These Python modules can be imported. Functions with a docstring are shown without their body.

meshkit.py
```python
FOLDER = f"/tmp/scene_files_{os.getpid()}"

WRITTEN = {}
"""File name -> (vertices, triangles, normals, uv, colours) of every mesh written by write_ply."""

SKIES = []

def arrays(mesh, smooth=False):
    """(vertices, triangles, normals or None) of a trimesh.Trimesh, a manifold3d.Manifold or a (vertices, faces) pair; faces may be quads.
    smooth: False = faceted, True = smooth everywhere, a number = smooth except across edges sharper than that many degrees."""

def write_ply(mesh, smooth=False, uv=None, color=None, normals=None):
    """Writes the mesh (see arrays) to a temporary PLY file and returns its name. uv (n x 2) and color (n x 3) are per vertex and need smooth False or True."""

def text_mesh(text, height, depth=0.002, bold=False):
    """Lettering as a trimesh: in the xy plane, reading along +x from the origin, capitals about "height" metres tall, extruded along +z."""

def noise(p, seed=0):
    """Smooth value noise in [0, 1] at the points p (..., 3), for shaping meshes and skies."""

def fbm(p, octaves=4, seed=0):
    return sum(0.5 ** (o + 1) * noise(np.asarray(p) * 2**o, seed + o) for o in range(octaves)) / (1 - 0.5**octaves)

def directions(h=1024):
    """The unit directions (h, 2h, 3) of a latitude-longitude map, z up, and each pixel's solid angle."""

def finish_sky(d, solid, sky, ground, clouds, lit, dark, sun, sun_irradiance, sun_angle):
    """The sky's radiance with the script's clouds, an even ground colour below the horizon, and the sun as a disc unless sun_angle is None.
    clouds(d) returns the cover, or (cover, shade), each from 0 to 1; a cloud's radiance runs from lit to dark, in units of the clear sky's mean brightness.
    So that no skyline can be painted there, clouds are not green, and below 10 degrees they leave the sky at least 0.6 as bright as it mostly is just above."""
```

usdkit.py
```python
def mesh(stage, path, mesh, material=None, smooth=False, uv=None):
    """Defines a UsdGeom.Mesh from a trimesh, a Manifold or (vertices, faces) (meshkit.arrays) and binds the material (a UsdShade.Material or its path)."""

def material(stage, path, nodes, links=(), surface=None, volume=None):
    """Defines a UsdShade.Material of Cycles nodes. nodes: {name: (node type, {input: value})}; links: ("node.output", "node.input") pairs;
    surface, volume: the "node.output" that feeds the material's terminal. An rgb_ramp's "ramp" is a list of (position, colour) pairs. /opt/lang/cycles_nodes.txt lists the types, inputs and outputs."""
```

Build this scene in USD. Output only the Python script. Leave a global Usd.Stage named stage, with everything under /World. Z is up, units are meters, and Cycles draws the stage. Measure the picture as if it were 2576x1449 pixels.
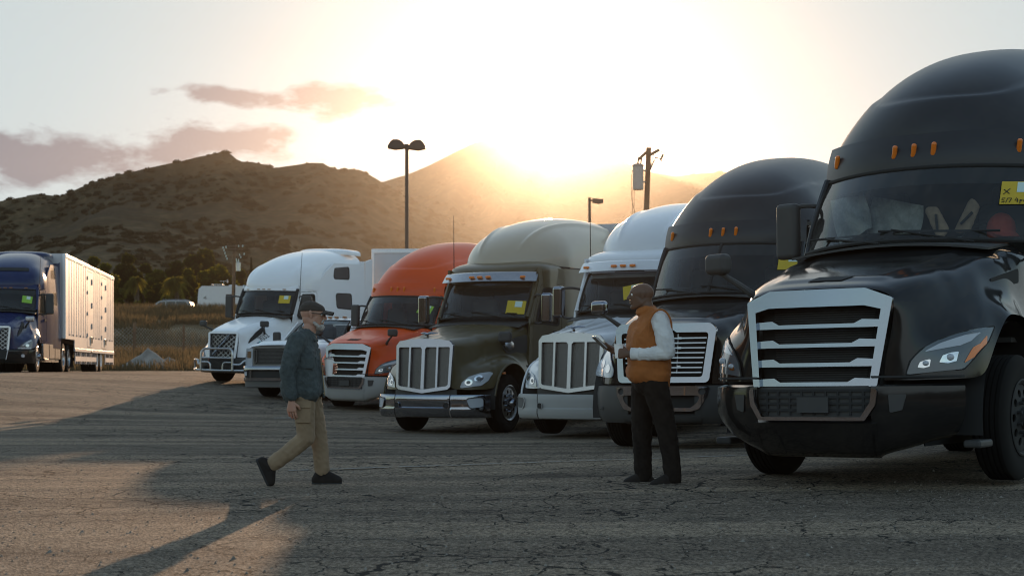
import math
import numpy as np, trimesh, usdkit, meshkit
import manifold3d as m3
from scipy.interpolate import LinearNDInterpolator, PchipInterpolator, CubicSpline
from shapely.geometry import Polygon, box as sbox, LineString, Point
from shapely import affinity
from shapely.ops import unary_union
from pxr import Usd, UsdGeom, UsdLux, UsdShade, Sdf, Gf, Vt

stage = Usd.Stage.CreateInMemory()
UsdGeom.SetStageUpAxis(stage, 'Z'); UsdGeom.SetStageMetersPerUnit(stage, 1.0)
UsdGeom.Xform.Define(stage, '/World'); UsdGeom.Scope.Define(stage, '/World/Looks')

# ------------------------------------------------------------------ camera
EYE = 1.01
cam = UsdGeom.Camera.Define(stage, '/World/camera')
cam.CreateHorizontalApertureAttr(36.0); cam.CreateVerticalApertureAttr(36.0 * 575 / 1024)
cam.CreateFocalLengthAttr(55.9); cam.CreateVerticalApertureOffsetAttr(2.84)
cam.CreateFStopAttr(4.0); cam.CreateFocusDistanceAttr(15.0)
cam.CreateClippingRangeAttr((0.1, 20000.0))
cam.AddTranslateOp().Set(Gf.Vec3d(0, 0, EYE)); cam.AddRotateXOp().Set(90.0)
EXPOSURE = 1.15
cam.CreateExposureAttr(EXPOSURE)

# ------------------------------------------------------------------ sun and sky
SUN_EL, SUN_AZ = math.radians(8.3), 0.0215          # low sun just over the ridge, a little right of the view axis
SUNDIR = np.array([math.sin(SUN_AZ) * math.cos(SUN_EL), math.cos(SUN_AZ) * math.cos(SUN_EL), math.sin(SUN_EL)])
sun = UsdLux.DistantLight.Define(stage, '/World/sun')
sun.CreateIntensityAttr(0.55); sun.CreateAngleAttr(0.5); sun.CreateNormalizeAttr(True)
sun.CreateColorAttr(Gf.Vec3f(1.0, 0.64, 0.38))
_z = Gf.Vec3d(*SUNDIR); _x = Gf.Cross(Gf.Vec3d(0, 0, 1), _z).GetNormalized(); _y = Gf.Cross(_z, _x)
sun.AddTransformOp().Set(Gf.Matrix4d(_x[0], _x[1], _x[2], 0, _y[0], _y[1], _y[2], 0, _z[0], _z[1], _z[2], 0, 0, 0, 0, 1))
SKY_STRENGTH = 0.10
SKY_CAP = (2.5, 2.95, 3.1)              # the sky's brightest tone
CLOUD_COL = (0.80, 0.76, 0.98)

def material(name, nodes, links=(), surface=None, volume=None):
    return usdkit.material(stage, '/World/Looks/' + name, nodes, links, surface=surface, volume=volume)

SKYD = (math.cos(SUN_EL) * math.sin(SUN_AZ), math.cos(SUN_EL) * math.cos(SUN_AZ), math.sin(SUN_EL))
def _cloud(nodes, links, nm, px, py, hw, hh, thr, soft):
    """Cover of one cloud: a soft ellipse about a direction, eaten into by noise."""
    az, el = (px - 1288.0) / 4000, (927.6 - py) / 4000; c = np.array([az, 1.0, el]); c /= np.linalg.norm(c)
    nodes[nm + 's'] = ('vector_math', {'math_type': 'subtract', 'vector2': tuple(c)}); nodes[nm + 'd'] = ('vector_math', {'math_type': 'multiply', 'vector2': (4000.0 / hw, 0.0, 4000.0 / hh)})
    nodes[nm + 'l'] = ('vector_math', {'math_type': 'length'}); nodes[nm + 'r'] = ('math', {'math_type': 'multiply_add', 'value2': -1.0}); nodes[nm + 'm'] = ('map_range', {'from_min': thr, 'from_max': thr + soft, 'to_min': 0.0, 'to_max': 1.0, 'clamp': True})
    links += [('tc.generated', nm + 's.vector1'), (nm + 's.vector', nm + 'd.vector1'), (nm + 'd.vector', nm + 'l.vector1'), (nm + 'l.value', nm + 'r.value1'), ('cn.value', nm + 'r.value3'), (nm + 'r.value', nm + 'm.value')]
_skyn = {
    'sky': ('sky_texture', {'sky_type': 'single_scattering', 'sun_disc': False, 'sun_elevation': SUN_EL, 'sun_rotation': SUN_AZ, 'altitude': 300.0, 'air_density': 1.2, 'aerosol_density': 0.6, 'ozone_density': 1.2}),
    'cap': ('mix', {'mix_type': 'darken', 'fac': 1.0, 'color2': SKY_CAP}),
    'tc': ('texture_coordinate', {}), 'cmap': ('mapping', {'scale': (26.0, 26.0, 60.0)}), 'cno': ('noise_texture', {'scale': 1.0, 'detail': 7.0, 'roughness': 0.62}), 'cn': ('math', {'math_type': 'multiply_add', 'value2': 2.6, 'value3': -0.3}),
    'wmap': ('mapping', {'scale': (5.0, 5.0, 22.0), 'location': (3.0, 1.0, 0.0)}), 'wno': ('noise_texture', {'scale': 1.0, 'detail': 5.0}), 'wr': ('map_range', {'from_min': 0.45, 'from_max': 0.75, 'to_min': 0.0, 'to_max': 0.22, 'clamp': True}),
    'wm': ('mix', {'color2': (SKY_CAP[0] * 1.0, SKY_CAP[1] * .93, SKY_CAP[2] * .90)}),
    'mx1': ('math', {'math_type': 'maximum'}), 'mx2': ('math', {'math_type': 'maximum'}), 'mx3': ('math', {'math_type': 'maximum'}), 'mk': ('math', {'math_type': 'multiply', 'value2': 0.85}),
    'cc': ('mix', {'color2': CLOUD_COL}),
    'bg': ('background_shader', {'strength': SKY_STRENGTH}),
}
_skyl = [('sky.color', 'cap.color1'), ('tc.generated', 'cmap.vector'), ('cmap.vector', 'cno.vector'), ('cno.fac', 'cn.value1'), ('tc.generated', 'wmap.vector'), ('wmap.vector', 'wno.vector'), ('wno.fac', 'wr.value'),
    ('cap.color', 'wm.color1'), ('wr.result', 'wm.fac'), ('wm.color', 'cc.color1'), ('mk.value', 'cc.fac'), ('cc.color', 'bg.color')]
_cloud(_skyn, _skyl, 'ca', 20, 400, 720, 75, 0.02, 0.55); _cloud(_skyn, _skyl, 'cb', 560, 350, 210, 55, 0.10, 0.5); _cloud(_skyn, _skyl, 'cd', 835, 252, 175, 50, -0.02, 0.5); _cloud(_skyn, _skyl, 'ce', 620, 243, 210, 34, 0.12, 0.5)
_skyl += [('cam.result', 'mx1.value1'), ('cbm.result', 'mx1.value2'), ('cdm.result', 'mx2.value1'), ('cem.result', 'mx2.value2'), ('mx1.value', 'mx3.value1'), ('mx2.value', 'mx3.value2'), ('mx3.value', 'mk.value1')]
sky_mat = material('sky_material', _skyn, _skyl, surface='bg.background')
dome = UsdLux.DomeLight.Define(stage, '/World/sky')
UsdShade.MaterialBindingAPI.Apply(dome.GetPrim()).Bind(sky_mat)
dome.GetPrim().SetCustomDataByKey('kind', 'structure'); dome.GetPrim().SetCustomDataByKey('label', 'bright pale evening sky with low clouds over the hills')

# ------------------------------------------------------------------ naming helpers
_used = {}
def numbered(parent, name):
    k = (str(parent), name); n = _used.get(k, 0); _used[k] = n + 1
    return f'{parent}/{name}' if n == 0 else f'{parent}/{name}_{n:03d}'
def meta(prim, label=None, category=None, group=None, kind=None):
    for k, v in (('label', label), ('category', category), ('group', group), ('kind', kind)):
        if v: prim.SetCustomDataByKey(k, v)
    return prim
def thing(name, label, category, loc=(0, 0, 0), yaw=0.0, roll=0.0, group=None, pitch=0.0):
    p = numbered('/World', name); x = UsdGeom.Xform.Define(stage, p)
    x.AddTranslateOp().Set(Gf.Vec3d(*map(float, loc))); x.AddRotateZOp().Set(math.degrees(yaw))
    if pitch: x.AddRotateYOp().Set(math.degrees(pitch))
    if roll: x.AddRotateXOp().Set(math.degrees(roll))
    meta(x.GetPrim(), label, category, group); return p
def node(parent, name, loc=None, yaw=0.0, label=None):
    p = numbered(parent, name); x = UsdGeom.Xform.Define(stage, p)
    if loc is not None: x.AddTranslateOp().Set(Gf.Vec3d(*map(float, loc)))
    if yaw: x.AddRotateZOp().Set(math.degrees(yaw))
    meta(x.GetPrim(), label); return p
def put(parent, name, mesh, mat, smooth=35, label=None, **kw):
    p = numbered(parent or '/World', name)
    m = usdkit.mesh(stage, p, mesh, mat, smooth=smooth)
    meta(m.GetPrim(), label, **kw); return p
def cat(*ms):
    l = []
    for m in ms: l += list(m) if isinstance(m, (list, tuple)) else [m]
    return trimesh.util.concatenate(l)

# ------------------------------------------------------------------ shape helpers
def V(*a): return np.array(a, float)
def TM(v, f): return trimesh.Trimesh(np.asarray(v, float), np.asarray(f, int), process=False)
def rbox(c, s, r=0.02, n=3):
    """A box of size s about c with rounded edges of radius r."""
    s = np.asarray(s, float) / 2; r = min(r, *(s * 0.999))
    t = np.concatenate([-1 + np.linspace(0, 1, n + 1) * 0, []])
    k = n
    a = np.concatenate([-np.cos(np.linspace(0, math.pi / 4, k)) , np.cos(np.linspace(math.pi / 4, 0, k))])
    # on a cube face the grid runs over corner arcs; the middle of the face is one wide cell
    g = np.concatenate([np.linspace(-1, -0.0001, k), np.linspace(0.0001, 1, k)])
    vs, fs = [], []
    inner = s - r
    for ax in range(3):
        for sg in (-1, 1):
            U, W = np.meshgrid(g, g, indexing='ij')
            d = np.zeros(U.shape + (3,)); d[..., ax] = sg
            d[..., (ax + 1) % 3] = np.where(np.abs(U) > 0.001, np.sign(U) * np.tan(np.maximum(np.abs(U), 0) * math.pi / 4), 0)
            d[..., (ax + 2) % 3] = np.where(np.abs(W) > 0.001, np.sign(W) * np.tan(np.maximum(np.abs(W), 0) * math.pi / 4), 0)
            nrm = d / np.linalg.norm(d, axis=-1, keepdims=True)
            sgn = np.zeros_like(d); sgn[..., ax] = sg
            sgn[..., (ax + 1) % 3] = np.sign(U); sgn[..., (ax + 2) % 3] = np.sign(W)
            p = sgn * inner + nrm * r
            i0 = sum(len(v) for v in vs); m = len(g)
            vs.append(p.reshape(-1, 3))
            idx = np.arange(m * m).reshape(m, m) + i0
            q = np.stack([idx[:-1, :-1], idx[1:, :-1], idx[1:, 1:], idx[:-1, 1:]], -1).reshape(-1, 4)
            if sg < 0: q = q[:, ::-1]
            fs.append(q)
    q = np.vstack(fs); f = np.vstack([q[:, [0, 1, 2]], q[:, [0, 2, 3]]])
    m = trimesh.Trimesh(np.vstack(vs) + np.asarray(c, float), f, process=True); return m
def box(c, s):
    return trimesh.creation.box(s, trimesh.transformations.translation_matrix(c))
def grid(P, cu=False, cv=False, flip=False):
    """Triangles over an array of points P[u, v]; cu, cv close it round."""
    P = np.asarray(P, float); a, b = P.shape[:2]; I = np.arange(a * b).reshape(a, b)
    if cu: I = np.vstack([I, I[:1]])
    if cv: I = np.hstack([I, I[:, :1]])
    q = np.stack([I[:-1, :-1], I[1:, :-1], I[1:, 1:], I[:-1, 1:]], -1).reshape(-1, 4)
    if flip: q = q[:, ::-1]
    return TM(P.reshape(-1, 3), np.vstack([q[:, [0, 1, 2]], q[:, [0, 2, 3]]]))
def tube(path, r, n=8, closed=False, smooth=0):
    p = np.asarray(path, float)
    if smooth:
        t = np.concatenate([[0], np.cumsum(np.linalg.norm(np.diff(p, axis=0), axis=1))])
        p = PchipInterpolator(t, p)(np.linspace(0, t[-1], smooth)) if len(p) > 2 else p
    k = len(p); R = np.atleast_1d(np.asarray(r, float)); R = np.interp(np.linspace(0, 1, k), np.linspace(0, 1, len(R)), R)
    tan = np.roll(p, -1, 0) - np.roll(p, 1, 0) if closed else np.gradient(p, axis=0)
    tan /= np.maximum(np.linalg.norm(tan, axis=1, keepdims=True), 1e-9)
    up = V(0, 0, 1) if abs(tan[0, 2]) < 0.9 else V(1, 0, 0)
    rings = []
    x = np.cross(up, tan[0]); x /= np.linalg.norm(x)
    for i in range(k):
        x = x - tan[i] * (x @ tan[i]); x /= max(np.linalg.norm(x), 1e-9); y = np.cross(tan[i], x)
        a = np.arange(n) * 2 * math.pi / n
        rings.append(p[i] + R[i] * (np.cos(a)[:, None] * x + np.sin(a)[:, None] * y))
    m = grid(rings, cu=closed, cv=True)
    if not closed:
        v = np.vstack([m.vertices, p[:1], p[-1:]]); c0, c1 = len(v) - 2, len(v) - 1; i = np.arange(n); j = (i + 1) % n
        f = np.vstack([m.faces, np.stack([np.full(n, c0), j, i], 1)[:, ::-1] if False else np.stack([np.full(n, c0), i, j], 1)[:, ::-1], np.stack([np.full(n, c1), (k - 1) * n + i, (k - 1) * n + j], 1)])
        m = TM(v, f)
    return m
def cyl(a, b, r, n=16): return tube([a, b], r, n)
def revolve(profile, n=32, axis='y'):
    """profile: (radius, height) pairs turned about an axis through the origin."""
    pr = np.asarray(profile, float); a = np.arange(n) * 2 * math.pi / n
    R, H = pr[:, 0][:, None], np.broadcast_to(pr[:, 1][:, None], (len(pr), n))
    c, s = R * np.cos(a), R * np.sin(a)
    P = {'y': (c, H, s), 'z': (c, s, H), 'x': (H, c, s)}[axis]
    return grid(np.stack(P, -1), cv=True, flip=(axis != 'y'))
def panel(poly, thick, fn=None, fine=0.12):
    """A shapely polygon in (u, v) made into a sheet of the given thickness and mapped by fn(u, v, w) -> xyz arrays."""
    out = []
    for g in getattr(poly, 'geoms', [poly]):
        if g.is_empty or g.area < 1e-7: continue
        m = trimesh.creation.extrude_polygon(g, thick, engine='earcut')
        if fine:
            v, f = trimesh.remesh.subdivide_to_size(m.vertices, m.faces, fine, max_iter=12); m = TM(v, f)
        if fn is not None:
            m = TM(np.stack(np.broadcast_arrays(*fn(*np.asarray(m.vertices).T)), -1), m.faces)
        out.append(m)
    m = trimesh.util.concatenate(out)
    m.merge_vertices(); 
    if m.volume < 0: m.invert()
    return m
def rpoly(pts, r=0.03):
    p = Polygon(pts); p = p if p.is_valid else p.buffer(0)
    return p.buffer(-r, quad_segs=4).buffer(2 * r, quad_segs=4).buffer(-r, quad_segs=4) if r else p
def mirror_y(m):
    m = m.copy(); m.vertices[:, 1] *= -1; m.invert(); return m
def both(m): return cat(m, mirror_y(m))
def moved(m, t=(0, 0, 0), rx=0, ry=0, rz=0, s=None):
    m = m.copy()
    if s is not None: m.vertices = m.vertices * np.asarray(s)
    T = trimesh.transformations
    M = T.translation_matrix(t) @ T.rotation_matrix(rz, [0, 0, 1]) @ T.rotation_matrix(ry, [0, 1, 0]) @ T.rotation_matrix(rx, [1, 0, 0])
    m.apply_transform(M); return m
def interp(xs, ys, smooth=True):
    return PchipInterpolator(xs, ys) if smooth else (lambda t: np.interp(t, xs, ys))
def sstep(a, b, x):
    t = np.clip((np.asarray(x, float) - a) / (b - a), 0, 1); return t * t * (3 - 2 * t)

# ------------------------------------------------------------------ materials
def paint(name, col, rough=0.28, metal=0.0, coat=0.6, dirt=0.35, dirtcol=(0.16, 0.13, 0.10), scale=3.0, spec=0.5):
    return material(name, {
        'tc': ('texture_coordinate', {}),
        'n': ('noise_texture', {'scale': scale, 'detail': 6.0, 'roughness': 0.65}),
        'r': ('map_range', {'from_min': 0.45, 'from_max': 0.85, 'to_min': 0.0, 'to_max': dirt * 0.4, 'clamp': True}),
        'n2': ('noise_texture', {'scale': 160.0, 'detail': 2.0}),
        'r2': ('map_range', {'from_min': 0.66, 'from_max': 0.74, 'to_min': 0.0, 'to_max': dirt * 0.8, 'clamp': True}),
        'mx': ('math', {'math_type': 'maximum'}),
        'm': ('mix', {'color1': col, 'color2': dirtcol}),
        'rr': ('map_range', {'from_min': 0.0, 'from_max': 1.0, 'to_min': rough, 'to_max': min(1.0, rough + 0.5), 'clamp': True}),
        'p': ('principled_bsdf', {'metallic': metal, 'coat_weight': coat, 'coat_roughness': 0.06, 'specular_ior_level': spec})},
        [('tc.object', 'n.vector'), ('tc.object', 'n2.vector'), ('n.fac', 'r.value'), ('n2.fac', 'r2.value'), ('r.result', 'mx.value1'), ('r2.result', 'mx.value2'), ('mx.value', 'm.fac'), ('m.color', 'p.base_color'), ('mx.value', 'rr.value'), ('rr.result', 'p.roughness')], surface='p.BSDF')
def plain(name, col, rough=0.5, metal=0.0, **kw):
    return material(name, {'p': ('principled_bsdf', {'base_color': col, 'roughness': rough, 'metallic': metal, **kw})}, surface='p.BSDF')
def rough_mat(name, c1, c2, scale=8.0, rough=0.8, bump=0.0, bscale=60.0, **kw):
    n = {'tc': ('texture_coordinate', {}), 'n': ('noise_texture', {'scale': scale, 'detail': 5.0, 'roughness': 0.6}),
         'm': ('rgb_ramp', {'ramp': [(0.3, c1), (0.7, c2)]}), 'p': ('principled_bsdf', {'roughness': rough, **kw})}
    l = [('tc.object', 'n.vector'), ('n.fac', 'm.fac'), ('m.color', 'p.base_color')]
    if bump:
        n['n2'] = ('noise_texture', {'scale': bscale, 'detail': 3.0}); n['b'] = ('bump', {'strength': bump, 'distance': 0.01})
        l += [('tc.object', 'n2.vector'), ('n2.fac', 'b.height'), ('b.normal', 'p.normal')]
    return material(name, n, l, surface='p.BSDF')
def pane(name, tint=(0.5, 0.55, 0.55), ior=1.5, rough=0.02, dust=0.0):
    nd = {'t': ('transparent_bsdf', {'color': tint}), 'g': ('glossy_bsdf', {'color': (1, 1, 1), 'roughness': rough}), 'f': ('fresnel', {'IOR': ior}), 'm': ('mix_closure', {})}
    ln = [('f.fac', 'm.fac'), ('t.BSDF', 'm.closure1'), ('g.BSDF', 'm.closure2')]
    if dust:
        nd['d'] = ('diffuse_bsdf', {'color': (0.32, 0.30, 0.27)}); nd['m2'] = ('mix_closure', {'fac': dust})
        ln += [('m.closure', 'm2.closure1'), ('d.BSDF', 'm2.closure2')]
    return material(name, nd, ln, surface='m2.closure' if dust else 'm.closure')

M = {}
M['black_paint'] = paint('black_paint', (0.006, 0.006, 0.006), 0.10, coat=0.0, dirt=0.16)
M['black_satin'] = paint('black_satin', (0.017, 0.015, 0.015), 0.33, coat=0.0, dirt=0.14)
M['red_paint'] = paint('red_paint', (0.54, 0.062, 0.006), 0.34, coat=0.15, dirt=0.12, spec=0.3)
M['white_paint'] = paint('white_paint', (0.72, 0.72, 0.73), 0.3, coat=0.6, dirt=0.12)
M['grey_white'] = paint('grey_white', (0.62, 0.62, 0.64), 0.3, coat=0.6, dirt=0.15)
M['blue_paint'] = paint('blue_paint', (0.007, 0.012, 0.045), 0.2, coat=0.0, dirt=0.10)
M['flare_olive_paint'] = paint('flare_olive_paint', (0.055, 0.041, 0.016), 0.34, coat=0.3, dirt=0.2)  # dark truck body; the lens flare's amber veil is mixed into this colour
M['flare_beige_roof'] = paint('flare_beige_roof', (0.34, 0.285, 0.21), 0.33, coat=0.6, dirt=0.12)  # pale roof fairing, its beige taking in the warm flare tint
M['chrome'] = paint('chrome', (0.37, 0.39, 0.44), 0.09, metal=1.0, coat=0.0, dirt=0.10)
M['alu'] = paint('aluminium', (0.60, 0.60, 0.60), 0.28, metal=1.0, coat=0.0, dirt=0.25)
M['steel'] = paint('brushed_steel', (0.55, 0.55, 0.56), 0.25, metal=1.0, coat=0.0, dirt=0.15)
M['plastic'] = paint('dark_plastic', (0.030, 0.029, 0.028), 0.55, coat=0.0, dirt=0.25)
M['grey_plastic'] = paint('grey_plastic', (0.085, 0.083, 0.080), 0.55, coat=0.0, dirt=0.3)
M['bump_grey'] = paint('bumper_grey', (0.30, 0.295, 0.285), 0.5, coat=0.1, dirt=0.3)
M['rubber'] = paint('tyre_rubber', (0.010, 0.0095, 0.009), 0.9, coat=0.0, dirt=0.2, dirtcol=(0.05, 0.042, 0.036), spec=0.12)
M['dark'] = plain('dark_cavity', (0.010, 0.0095, 0.009), 0.8)
M['interior'] = plain('cab_interior', (0.035, 0.034, 0.033), 0.8)
M['glass'] = pane('windscreen_glass', (0.75, 0.79, 0.79), dust=0.03)
M['side_glass'] = pane('side_glass', (0.35, 0.37, 0.37), dust=0.03)
M['lens'] = plain('lamp_lens', (0.36, 0.38, 0.41), 0.08, coat_weight=1.0)
M['lens_dark'] = plain('lamp_housing', (0.055, 0.065, 0.072), 0.15, coat_weight=1.0)
M['reflector'] = plain('lamp_reflector', (0.85, 0.85, 0.87), 0.08, 1.0)
M['amber'] = plain('amber_lens', (0.60, 0.14, 0.008), 0.15, coat_weight=1.0)
M['paper'] = plain('yellow_paper', (0.50, 0.35, 0.028), 0.8)
M['green_paper'] = plain('green_paper', (0.22, 0.42, 0.05), 0.8)
M['note'] = plain('pale_note', (0.50, 0.62, 0.58), 0.8)
M['ink'] = plain('black_ink', (0.02, 0.018, 0.015), 0.8)
# ------------------------------------------------------------------ terrain
CX, FPX, HZ = 1288.0, 4000.0, 927.6                     # picture measures, used to work out sizes and distances
def X_at(px, Y): return (px - CX) / FPX * Y
def Z_at(py, Y): return EYE + (HZ - py) / FPX * Y
_corr = [(-0.98, 28.2, -0.09), (1.0, 24.0, -0.05), (3.6, 14.6, 0.085), (5.6, 18.5, 0.06), (-5.2, 40.3, 0.06), (-7.44, 45.3, 0.05), (-3.3, 37.2, 0.03)]
def lot_z(x, y):
    x, y = np.asarray(x, float), np.asarray(y, float)
    z = 0.9 * sstep(4, 18, -0.6 * x + 0.5 * (y - 30.0) * (y < 72) + 21.0 * (y >= 72) * 1.0)
    for a, b, c in _corr: z = z + c * np.exp(-((x - a) ** 2 + (y - b) ** 2) / (2 * 2.6 ** 2))
    return z
LOT_END = 74.0
def field_z(x, y):
    y = np.asarray(y, float)
    base = lot_z(x, np.minimum(y, 71.9))
    rise = np.interp(y, [74, 80, 105, 113, 128, 146, 176, 260, 300, 2000], [0, 0.05, 1.05, 1.4, 3.6, 5.4, 5.2, 6.0, 6.0, 6.0])
    n = meshkit.fbm(np.stack([np.asarray(x) * 0.11, y * 0.11, 0 * y], -1), 4) - 0.5
    w = sstep(76, 84, y) * (1 - sstep(140, 150, y)) + sstep(180, 200, y)
    return base + rise + n * 0.7 * w

asphalt = material('asphalt', {
    'g': ('geometry', {}),
    'wob': ('noise_texture', {'scale': 1.3, 'detail': 4.0, 'roughness': 0.6}),
    'wm': ('vector_math', {'math_type': 'scale', 'scale': 0.55}),
    'wa': ('vector_math', {'math_type': 'add'}),
    'vor': ('voronoi_texture', {'feature': 'distance_to_edge', 'scale': 1.15}),
    'vor2': ('voronoi_texture', {'feature': 'distance_to_edge', 'scale': 3.2}),
    'patchn': ('noise_texture', {'scale': 0.22, 'detail': 3.0}),
    'cw': ('map_range', {'from_min': 0.38, 'from_max': 0.58, 'to_min': 0.0, 'to_max': 0.016, 'clamp': True}),
    'cw2': ('map_range', {'from_min': 0.36, 'from_max': 0.56, 'to_min': 0.0, 'to_max': 0.020, 'clamp': True}),
    'ck': ('math', {'math_type': 'less_than'}), 'ck2': ('math', {'math_type': 'less_than'}), 'ckm': ('math', {'math_type': 'maximum'}),
    'agg': ('voronoi_texture', {'feature': 'f1', 'scale': 70.0}),
    'aggc': ('separate_color', {}),
    'fine': ('noise_texture', {'scale': 34.0, 'detail': 5.0, 'roughness': 0.75}),
    'big': ('noise_texture', {'scale': 0.35, 'detail': 6.0, 'roughness': 0.6}),
    'stretch': ('mapping', {'scale': (0.06, 0.9, 1.0), 'rotation': (0.0, 0.0, -0.16)}),
    'band': ('noise_texture', {'scale': 1.0, 'detail': 4.0, 'roughness': 0.55}),
    'c0': ('rgb_ramp', {'ramp': [(0.2, (0.122, 0.098, 0.074)), (0.5, (0.205, 0.167, 0.129)), (0.8, (0.36, 0.295, 0.228))]}),
    'c1': ('rgb_ramp', {'ramp': [(0.3, (0.60, 0.60, 0.60)), (0.7, (1.35, 1.32, 1.28))]}),
    'c2': ('rgb_ramp', {'ramp': [(0.34, (0.66, 0.66, 0.67)), (0.48, (0.95, 0.95, 0.95)), (0.64, (1.5, 1.46, 1.38))]}),
    'm1': ('mix', {'mix_type': 'multiply', 'fac': 1.0}), 'm2': ('mix', {'mix_type': 'multiply', 'fac': 1.0}),
    'm3': ('mix', {'color2': (0.030, 0.027, 0.023)}), 'oil': ('noise_texture', {'scale': 0.55, 'detail': 5.0, 'roughness': 0.55, 'distortion': 0.6}), 'oilr': ('map_range', {'from_min': 0.60, 'from_max': 0.70, 'to_min': 0.0, 'to_max': 0.6, 'clamp': True}), 'm4': ('mix', {'color2': (0.035, 0.032, 0.028)}),
    'inv': ('math', {'math_type': 'multiply_add', 'value2': -0.8, 'value3': 1.0}),
    'hh': ('math', {'math_type': 'multiply_add', 'value2': 1.0}),
    'h2': ('math', {'math_type': 'multiply_add', 'value2': 0.5}),
    'b': ('bump', {'strength': 0.8, 'distance': 0.010}),
    'p': ('principled_bsdf', {'roughness': 0.9, 'specular_ior_level': 0.10})},
    [('g.position', 'wob.vector'), ('wob.color', 'wm.vector1'), ('wm.vector', 'wa.vector1'), ('g.position', 'wa.vector2'),
     ('wa.vector', 'vor.vector'), ('wa.vector', 'vor2.vector'), ('g.position', 'patchn.vector'), ('patchn.fac', 'cw.value'), ('patchn.fac', 'cw2.value'),
     ('vor.distance', 'ck.value1'), ('cw.result', 'ck.value2'), ('vor2.distance', 'ck2.value1'), ('cw2.result', 'ck2.value2'), ('ck.value', 'ckm.value1'), ('ck2.value', 'ckm.value2'),
     ('g.position', 'agg.vector'), ('agg.color', 'aggc.color'), ('aggc.r', 'c0.fac'), ('g.position', 'fine.vector'), ('fine.fac', 'c1.fac'),
     ('g.position', 'stretch.vector'), ('stretch.vector', 'band.vector'), ('band.fac', 'c2.fac'),
     ('c0.color', 'm1.color1'), ('c1.color', 'm1.color2'), ('m1.color', 'm2.color1'), ('c2.color', 'm2.color2'), ('m2.color', 'm4.color1'), ('g.position', 'oil.vector'), ('oil.fac', 'oilr.value'), ('oilr.result', 'm4.fac'), ('m4.color', 'm3.color1'), ('ckm.value', 'm3.fac'),
     ('m3.color', 'p.base_color'), ('ckm.value', 'inv.value1'), ('agg.distance', 'hh.value1'), ('inv.value', 'hh.value3'), ('fine.fac', 'h2.value1'), ('hh.value', 'h2.value3'),
     ('h2.value', 'b.height'), ('b.normal', 'p.normal')], surface='p.BSDF')

def terrain_grid(xs, ys, fn):
    X, Y = np.meshgrid(xs, ys, indexing='ij'); return grid(np.stack([X, Y, fn(X, Y)], -1))
put('/World', 'asphalt_lot', terrain_grid(np.unique(np.concatenate([np.linspace(-120, -26, 20), np.linspace(-26, 26, 140), np.linspace(26, 120, 20)])), np.unique(np.concatenate([np.linspace(-40, 2, 12), np.linspace(2, LOT_END, 150)])), lot_z), asphalt, True,
    label='cracked grey asphalt of the truck lot', kind='structure')

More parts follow.
